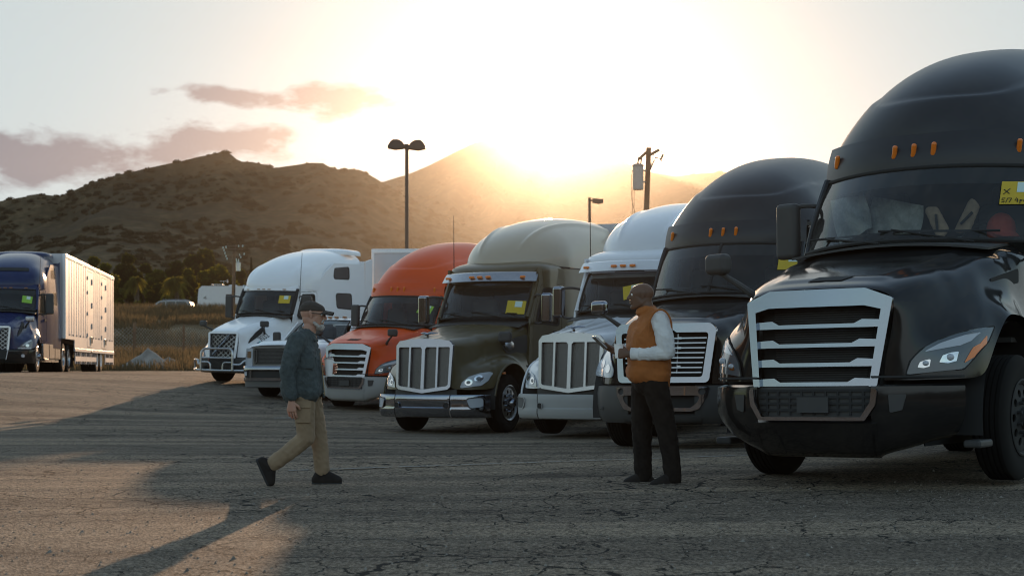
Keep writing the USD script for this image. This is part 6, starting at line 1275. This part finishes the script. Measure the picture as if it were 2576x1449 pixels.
# ---- the walking man
S1 = 13.72; WX = X_at(800, S1); WZ = 0.0
W1 = thing('person', 'walking man in dark cap, denim jacket and khaki trousers holding a white cup', 'person', (WX, S1, WZ))
hd, HP = head((-.045, 0, 1.462), 1, -.04)
Rn = lambda *p: V(*p)
rw, lw_ = V(-.195, -.235, .745), V(.035, .085, 1.005)
body = hd + chain([(-.085, 0, 1.28), (-.062, 0, 1.40)], [.062, .056]) + [hullof(ball((-.13, .10, 1.20), .075), ball((-.13, -.10, 1.20), .075), ball((-.11, .06, .86), .09), ball((-.11, -.06, .86), .09))] \
    + chain([(-.15, -.17, 1.22), (-.225, -.25, .99), rw], [.048, .042, .03]) + chain([(-.12, .17, 1.22), (-.10, .23, .99), lw_], [.048, .042, .03]) \
    + chain([(-.11, -.09, .82), (-.096, -.09, .42), (-.385, -.09, .18)], [.085, .058, .042]) + chain([(-.09, .09, .82), (-.01, .10, .44), (.025, .10, .11)], [.085, .058, .042]) \
    + hand(rw, (.0, .02, -1), (.35, .9, 0), (.9, -.35, 0), curl=.28) + hand(lw_, (1, .25, .05), (.2, -1, 0), (0, 0, 1), curl=.75, thumb=(.5, -.6, .6))
put(W1, 'body', skin(body, .011, 5), M['skin_pale'], True); eyes(W1, HP)
tr = [hullof(ball((-.125, -.075, .84), .118, (1.05, .9, 1)), ball((-.115, .075, .84), .118, (1.05, .9, 1)), ball((-.115, -.06, .96), .125, (1, 1.1, 1)), ball((-.105, .06, .96), .125, (1, 1.1, 1)))] \
    + chain([(-.115, -.092, .80), (-.104, -.092, .60), (-.090, -.092, .42), (-.24, -.092, .295), (-.365, -.092, .205)], [.112, .092, .080, .074, .070]) + chain([(-.095, .092, .80), (-.045, .10, .60), (-.012, .10, .44), (.012, .10, .28), (.022, .10, .14)], [.112, .092, .080, .073, .070])
put(W1, 'trousers', skin(tr, .012, 5, .015, 15, 2), M['khaki'], True)
put(W1, 'cargo_pocket', skin([hullof(*[ball((x, -.19 + .01 * (z < .6), z), .012) for x in (-.16, -.05) for z in (.56, .71)])], .02, 2, .003, 20, 1), M['khaki'], True); put(W1, 'pocket_flap', skin([hullof(*[ball((x, -.198, z), .012) for x in (-.165, -.045) for z in (.685, .725)])], .02, 2), M['khaki'], True)
jk = [hullof(ball((-.135, .155, 1.235), .088), ball((-.155, -.155, 1.235), .088), ball((-.085, 0, 1.30), .075), ball((-.10, .12, 1.10), .105), ball((-.13, -.12, 1.10), .105)),
      hullof(ball((-.09, .12, 1.12), .105), ball((-.125, -.12, 1.12), .115), ball((-.19, -.12, .86), .11), ball((-.14, .10, .86), .11), ball((-.04, .12, .83), .085), ball((-.06, -.12, .83), .095)),
      hullof(ball((-.20, -.12, .86), .115), ball((-.05, -.13, .815), .09), ball((-.20, .10, .86), .10), ball((-.20, -.1, .80), .10), ball((-.06, -.10, .80), .09))] \
    + chain([(-.155, -.20, 1.245), (-.195, -.25, 1.12), (-.225, -.26, .99), (-.212, -.25, .87), (-.198, -.242, .785)], [.088, .080, .071, .064, .058]) + chain([(-.11, .20, 1.24), (-.10, .24, 1.0), (-.02, .15, 1.0), (.012, .105, 1.005)], [.085, .07, .058, .05])
put(W1, 'denim_jacket', skin(jk, .012, 6, .018, 14, 5), M['denim'], True)
put(W1, 'jacket_flap', skin([hullof(*[ball((x, y, z), .010) for x, y, z in ((-.02, .02, 1.18), (.00, .10, 1.18), (.02, .10, .775), (.045, .04, .765), (.015, -.02, .99))])], .02, 3, .006, 18, 3), M['denim'], True)
put(W1, 'flap_seam', tube([(.012, .035, 1.15), (.036, .02, .98), (.052, .04, .78), (.02, .09, .765)], .004, 5, smooth=14), M['thread'])
for z in (1.06, .97, .88, .80): put(W1, 'button', moved(trimesh.creation.icosphere(1, .007), (.040 + .012 * (1 - z), .028, z)), M['thread'])
put(W1, 'collar', skin([hullof(ball((-.135, -.07, 1.325), .022), ball((-.145, .06, 1.325), .022), ball((-.15, 0, 1.37), .018)), hullof(ball((-.135, -.075, 1.325), .02), ball((-.02, -.06, 1.255), .016), ball((-.07, -.075, 1.30), .022)), hullof(ball((-.135, .075, 1.325), .02), ball((-.02, .06, 1.255), .016), ball((-.07, .075, 1.30), .022))], .012, 3), M['denim'], True)
put(W1, 'chest_pocket', skin([hullof(*[ball((x, -.225 - .02 * (z > 1.1), z), .010) for x in (-.11, -.02) for z in (1.02, 1.10)])], .02, 2), M['denim'], True)
cap = skin([hullof(ball(HP(-.022, 0, .058), .092, (1.06, .90, .84)), ball(HP(.03, 0, .055), .075, (1, .95, .75)))], .012, 2, cut=[m3.Manifold.cube((1, 1, 1), True).translate((HP(0, 0, 0)[0], 0, HP(0, 0, .045)[2] - .5))])
br = grid(np.array([[HP(.07 + .085 * t, .068 * math.sin(a) * (1 - .15 * t), .055 - .012 * t - .028 * abs(math.sin(a)) ** 2) + V(.02 * math.cos(a) * 1.4, 0, o) for a in np.linspace(-1.3, 1.3, 14)] for t in (0, .35, .7, 1.0) for o in (0,)]))
br2 = br.copy(); br2.vertices = np.asarray(br2.vertices) + V(0, 0, -.006); br2.invert()
cp = put(W1, 'cap', cap, M['cap_brown'], True); put(cp, 'cap_brim', cat(br, br2), M['cap_brown'], True); put(cp, 'cap_button', moved(trimesh.creation.icosphere(1, .009), HP(-.02, 0, .136)), M['cap_brown'])
put(W1, 'beard', skin([hullof(ball(HP(.078, 0, -.092), .028, (1, 1.1, 1.2)), ball(HP(.05, 0, -.085), .034)), hullof(ball(HP(.02, -.056, -.055), .014), ball(HP(.06, -.040, -.088), .016)), hullof(ball(HP(.02, .056, -.055), .014), ball(HP(.06, .040, -.088), .016)), hullof(ball(HP(.093, .018, -.030), .008), ball(HP(.093, -.018, -.030), .008), ball(HP(.085, .028, -.05), .008), ball(HP(.085, -.028, -.05), .008))], .008, 2, .003, 90, 2), M['beard'], True)
gl = [tube([HP(.102, s * .033 + .024 * math.cos(t), .018 + .020 * math.sin(t)) for t in np.linspace(0, 2 * math.pi, 14)[:-1]], .0028, 5, closed=True) for s in (1, -1)] + [tube([HP(.102, s * .056, .022), HP(.0, s * .090, .028)], .0028, 5) for s in (1, -1)] + [tube([HP(.104, -.01, .022), HP(.104, .01, .022)], .0028, 5)]
put(W1, 'glasses', cat(gl), M['ink'])
for hl, to, an, up in (((-.045, .10, .004), (.175, .115, .004), (.02, .10, .115), (0, 0, 1)), ((-.515, -.09, .215), (-.425, -.085, .012), (-.40, -.09, .175), (.90, 0, .40))):
    u_, s_ = shoe(hl, to, an, up); b = put(W1, 'boot', u_, M['boot'], True); put(b, 'sole', s_, M['sole'], 40)
def cup(label, loc, h, r0, r1, liquid=False, yaw=0.0):
    C = thing('paper_cup', label, 'cup', loc); put(C, 'cup_body', revolve([(0.001, 0), (r0, 0), (r1, h), (r1 - .003, h), (r0 - .002, .004), (0.001, .004)], 24, 'z'), M['cup_white'], 40)
    put(C, 'rim', tube([(r1 * math.cos(t), r1 * math.sin(t), h) for t in np.linspace(0, 2 * math.pi, 20)[:-1]], .003, 6, closed=True), M['cup_white'])
    if not liquid: put(C, 'lid', revolve([(r1 + .002, h - .004), (r1 + .002, h + .004), (r1 - .006, h + .006), (r1 - .010, h + .016), (0.001, h + .016)], 24, 'z'), M['cup_lid'], 40)
M['cup_lid'] = plain('clear_lid', (0.55, 0.54, 0.53), 0.25, transmission_weight=.5)
cup('tall white paper cup in the walking man\'s hand', (WX + .088, S1 + .055, .945), .15, .029, .041)

# ---- the standing man
S2 = 13.45; BX = X_at(1645, S2)
W2 = thing('person', 'bald man in rust brown vest and white shirt standing with phone in hand', 'person', (BX, S2, 0.0))
hd, HP = head((-.108, 0, 1.618), -1, .0)
nw, fw_ = V(-.215, -.17, 1.135), V(-.335, .10, 1.165)
body = hd + chain([(-.03, 0, 1.44), (-.075, 0, 1.555)], [.068, .062]) + [hullof(ball((.0, .13, 1.38), .09), ball((.01, -.13, 1.38), .09), ball((-.02, .08, 1.0), .11), ball((0, -.08, 1.0), .11))] \
    + chain([(.03, -.21, 1.41), (.085, -.25, 1.145), nw], [.055, .045, .031]) + chain([(-.02, .20, 1.41), (-.08, .24, 1.16), fw_], [.055, .045, .031]) \
    + chain([(.0, -.10, .90), (.09, -.11, .52), (.155, -.11, .09)], [.09, .06, .042]) + chain([(-.05, .10, .90), (-.09, .11, .52), (-.075, .12, .09)], [.09, .06, .042]) \
    + hand(nw, (-1, .12, .06), (.0, 1, .0), (0, 0, 1), curl=.62, thumb=(-.5, .6, .6)) + hand(fw_, (-.85, -.1, .45), (-.45, -.3, .7), (.1, -1, .1), curl=.45)
put(W2, 'body', skin(body, .011, 5), M['skin_dark'], True); eyes(W2, HP)
tr = [hullof(ball((-.045, -.07, .90), .125, (1.05, .9, 1)), ball((-.05, .07, .90), .125, (1.05, .9, 1)), ball((-.04, -.07, 1.0), .13, (1.05, 1, 1)), ball((-.04, .07, 1.0), .13, (1.05, 1, 1)))] \
    + chain([(.0, -.10, .87), (.05, -.105, .70), (.092, -.11, .52), (.13, -.11, .30), (.15, -.11, .10)], [.120, .105, .092, .082, .078]) + chain([(-.07, .10, .87), (-.085, .105, .70), (-.095, .11, .52), (-.088, .115, .30), (-.078, .12, .10)], [.120, .105, .092, .082, .078])
put(W2, 'trousers', skin(tr, .012, 5, .016, 13, 8), M['jeans'], True)
sl = chain([(.035, -.20, 1.42), (.065, -.245, 1.28), (.085, -.255, 1.15)], [.088, .080, .072]) + chain([(.085, -.255, 1.15), (-.05, -.22, 1.135), (-.175, -.178, 1.135)], [.072, .060, .050]) + chain([(-.01, .20, 1.42), (-.07, .25, 1.17), (-.22, .16, 1.165), (-.30, .115, 1.165)], [.085, .068, .055, .046])
put(W2, 'shirt', skin(sl, .011, 4, .017, 15, 4), M['shirt'], True); put(W2, 'cuff', cat(tube([(-.135, -.192, 1.135), (-.205, -.170, 1.135)], [.052, .052], 16), tube([(-.285, .120, 1.165), (-.325, .105, 1.165)], .046, 14)), M['shirt'], 40, kind='stuff')
vs = [hullof(ball((.005, .15, 1.395), .085), ball((.02, -.15, 1.395), .085), ball((-.03, 0, 1.47), .082), ball((-.09, .11, 1.26), .125), ball((-.075, -.11, 1.26), .13)),
      hullof(ball((-.09, .11, 1.25), .13), ball((-.07, -.11, 1.25), .135), ball((.0, -.11, 1.25), .13), ball((.0, .11, 1.25), .13), ball((-.12, 0, 1.33), .105), ball((-.135, 0, 1.2), .105), ball((-.112, .10, 1.05), .106), ball((-.112, -.10, 1.05), .106), ball((.02, -.10, 1.02), .12), ball((.02, .10, 1.02), .12)),
      hullof(ball((-.132, -.10, .985), .104), ball((-.132, .10, .985), .104), ball((.015, -.11, .96), .115), ball((.015, .11, .96), .115)), hullof(ball((.04, -.09, .97), .10), ball((.04, .09, .97), .10), ball((.055, -.08, .885), .075), ball((.055, .08, .885), .075)),
      hullof(ball((-.085, 0, 1.485), .075, (1, 1.1, .6)), ball((-.06, 0, 1.515), .080, (1, 1.1, .5)))]
put(W2, 'vest', skin(vs, .012, 5, .013, 12, 6), M['vest'], True)
put(W2, 'armhole_trim', tube([(.03 + .105 * math.cos(t) * .9, -.245 + .03 * math.cos(t + 2.0), 1.345 + .155 * math.sin(t)) for t in np.linspace(0, 2 * math.pi, 26)[:-1]], .009, 6, closed=True), M['vest'], 40)
for hl, to, an in (((.20, -.10, .004), (-.03, -.165, .004), (.15, -.11, .10)), ((.0, .12, .004), (-.235, .09, .004), (-.075, .12, .10))):
    u_, s_ = shoe(hl, to, an, (0, 0, 1)); b = put(W2, 'shoe', u_, M['boot'], True); put(b, 'sole', s_, M['sole'], 40)
cup('small white cup in the standing man\'s nearer hand', (BX - .305, S2 - .135, 1.10), .115, .030, .041, liquid=True)
ph = thing('phone', 'grey phone held up in the standing man\'s far hand', 'phone', (BX - .455, S2 + .06, 1.235))
pm = moved(rbox((0, 0, 0), (.012, .075, .15), .005), (0, 0, 0), ry=-.85, rz=.35); put(ph, 'case', pm, M['phone'], 40); put(ph, 'screen', moved(rbox((-.0075, 0, 0), (.002, .068, .14), .001), (0, 0, 0), ry=-.85, rz=.35), M['dark_glass'], 40)
# ------------------------------------------------------------------ the row of lorries
def yaw_of(a): return -math.pi / 2 - a
ROW = 'semi trucks parked in a slanted row'
T1, P1 = truck_cascadia('black glossy semi truck nearest the camera with red cap behind its windscreen', (3.02, 13.30, lot_z(3.3, 14.0)), yaw_of(.607), .013, group=ROW)
T2, P2 = truck_cascadia('dark satin roofed semi truck with barred chrome grille behind the man in vest', (2.40, 20.61, 0.0), yaw_of(.481), .008, kind='old', bumper='plastic', group=ROW)
T5, P5 = truck_cascadia('orange red semi truck with unpainted grey bumper beside the white pickup', (-3.27, 37.2, .05), yaw_of(.475), -.022, paint_='red_paint', roof='red_paint', bumper='bump_grey', group=ROW, notice=(.9, .55, 'green_paper', -.15))
T3, P3 = truck_longnose('white semi truck with mesh grille and pale grey bumper right of the flare tinted dark one', (1.449, 25.688, -.05), yaw_of(.477), 0, paint_='grey_white', roof='grey_white', visor='grey_white', bumper='bump_grey', group=ROW, notice=(.60, .45, 'paper', .25))
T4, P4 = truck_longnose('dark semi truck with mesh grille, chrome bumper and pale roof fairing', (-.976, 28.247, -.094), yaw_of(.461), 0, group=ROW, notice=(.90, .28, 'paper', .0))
T7, P7 = truck_roundnose('white semi truck numbered 7031 with tubular bull bar in front', (-7.443, 45.265, .613), yaw_of(.451), -.022, group=ROW)
T8, P8 = truck_roundnose('dark blue semi truck pulling a white trailer at the far left', (-15.964, 49.75, .889), yaw_of(-.132), 0, paint_='blue_paint', bullbar=False, number=False, notice=(.87, .50, 'green_paper', -.08))
_f = lambda p, a, x, y=0: (p[0] - math.sin(a) * x + math.cos(a) * y, p[1] - math.cos(a) * x - math.sin(a) * y)
q = _f((-15.964, 49.75), -.132, -4.56); van_trailer('long white drop floor trailer with two side doors behind the blue truck', (*q, .889), yaw_of(-.132))
q = _f((-.976, 28.247), .461, -5.35); van_trailer('white box trailer hitched behind the dark chrome bumpered truck', (*q, -.03), yaw_of(.461), L=12.5, detail=False, z1=4.02, axles=(-10.0, -11.3))
van_trailer('plain white box trailer standing crosswise behind the white numbered truck', (-4.25, 50.6, .66), math.pi - .05, L=9.5, detail=False, z1=4.06, axles=(-7.2, -8.5))
pickup('white heavy pickup with chrome bumper between the red truck and the numbered truck', (-5.38, 40.0, .30), yaw_of(.47))
suv('grey silver station wagon on the road behind the guard rail', (X_at(372, 165), 165, 6.2), math.pi)
motorhome('white motorhome with roof aerial on the road behind the guard rail', (X_at(497, 162), 163.2, 6.2), math.pi)
# handwriting on the nearest lorry's notice, and what lies behind its windscreen
ny_ = P1.shape[1]
fr = paper_frame = None
def glass_frame(P, j, q, tilt):
    nz = P.shape[0]; f = j * (P.shape[1] - 1); i = min(int(f), P.shape[1] - 2); k = min(int(q * (nz - 1)), nz - 2)
    o = P[k, i] * (1 - f + i) + P[k, i + 1] * (f - i) + (P[k + 1, i] - P[k, i]) * (q * (nz - 1) - k); a = P[k, i + 1] - P[k, i]; a /= np.linalg.norm(a); b = P[k + 1, i] - P[k, i]; b /= np.linalg.norm(b); n = np.cross(a, b); n = n / np.linalg.norm(n) * np.sign(n[0])
    return o, a * math.cos(tilt) + b * math.sin(tilt), b * math.cos(tilt) - a * math.sin(tilt), n
ink(T1, glass_frame(P1, .955, .62, .05), [[(-.145, .035), (-.09, -.015)], [(-.145, -.02), (-.09, .045)],
    [(-.125, -.065), (-.150, -.065), (-.152, -.085), (-.132, -.088), (-.130, -.105), (-.155, -.110)], [(-.115, -.115), (-.100, -.06)], [(-.095, -.065), (-.065, -.065), (-.085, -.112)],
    [(-.02, -.058), (-.035, -.09), (-.005, -.09)], [(-.012, -.07), (-.012, -.112)], [(.012, -.08), (.012, -.125)], [(.012, -.082), (.032, -.088), (.012, -.102)], [(.045, -.10), (.045, -.08), (.056, -.10), (.066, -.08), (.070, -.10)]], .0035)
def cab_pt(x, y, z, t=(3.02, 13.30), a=.607): q = _f(t, a, x, y); return (q[0], q[1], z + .085)
M['red_cloth'] = rough_mat('red_cloth', (0.42, 0.055, 0.03), (0.52, 0.08, 0.045), 20, .9); M['foil'] = rough_mat('foil_shade', (0.16, 0.17, 0.16), (0.42, 0.42, 0.39), 9.0, .45, .9, 40.0); M['tan_cloth'] = rough_mat('tan_cloth', (0.25, 0.17, 0.11), (0.36, 0.25, 0.16), 12, .9)
c = thing('baseball_cap', 'red baseball cap lying on the black truck\'s dashboard', 'cap', cab_pt(-1.30, .66, 2.12), yaw_of(.607) + .6)
m = skin([ball((0, 0, .03), .15, (1.0, .85, 1.0)), hullof(ball((.02, 0, .0), .13, (1, .9, .3)), ball((.19, .03, -.05), .06, (1, 1.3, .25)))], .015, 3, cut=[m3.Manifold.cube((1, 1, 1), True).translate((0, 0, -.55))]); put(c, 'crown', m, M['red_cloth'], True)
for k, (x, y, z, sx, sz, tl) in enumerate(((-1.12, -.66, 2.32, .34, .42, .25), (-1.2, -.27, 2.30, .50, .34, -.15))):
    g = np.array([[(0.03 * math.sin(9 * u + 4 * v), (u - .5) * sx, (v - .5) * sz * (1 - .25 * u)) for v in np.linspace(0, 1, 12)] for u in np.linspace(0, 1, 12)])
    o = thing('sun_shade', ['crumpled silver sun shade leaning at the black truck\'s pillar', 'wider crumpled silver sheet beside the folded sun shade'][k], 'sun shade', cab_pt(x, y, z), yaw_of(.607), tl); put(o, 'sheet', cat(grid(g), moved(grid(g, flip=True), (-.004, 0, 0))), M['foil'], True)
for k, (x, y, z) in enumerate(((-1.05, .16, 2.22), (-1.05, .44, 2.26))):
    o = thing('folded_cloth', ['striped tan cloth standing on the dashboard left of the other', 'bunched striped cloth standing nearer the red cap'][k], 'cloth', cab_pt(x, y, z), yaw_of(.607), .5 - .9 * k); put(o, 'cloth', skin([hullof(ball((0, -.03, -.14), .03), ball((0, .05, .10), .03), ball((0, .0, .12), .04), ball((0, .05, -.10), .03))], .02, 3, .01, 30, k), M['tan_cloth'], True)
    put(o, 'stripe', tube([(.045, -.01, -.08), (.05, .05, .05)], .012, 6), M['dark'])
o = thing('papers', 'pale papers and clutter lying low on the dashboard', 'papers', cab_pt(-.92, .10, 1.99), yaw_of(.607)); put(o, 'sheet', moved(box((0, 0, 0), (.16, .22, .01)), (0, 0, .03), ry=-.7), M['note']); put(o, 'sheet', moved(box((0, .26, 0), (.12, .18, .01)), (0, 0, .03), ry=-.8), M['note'])
haze(2.6e-5, 0.90)
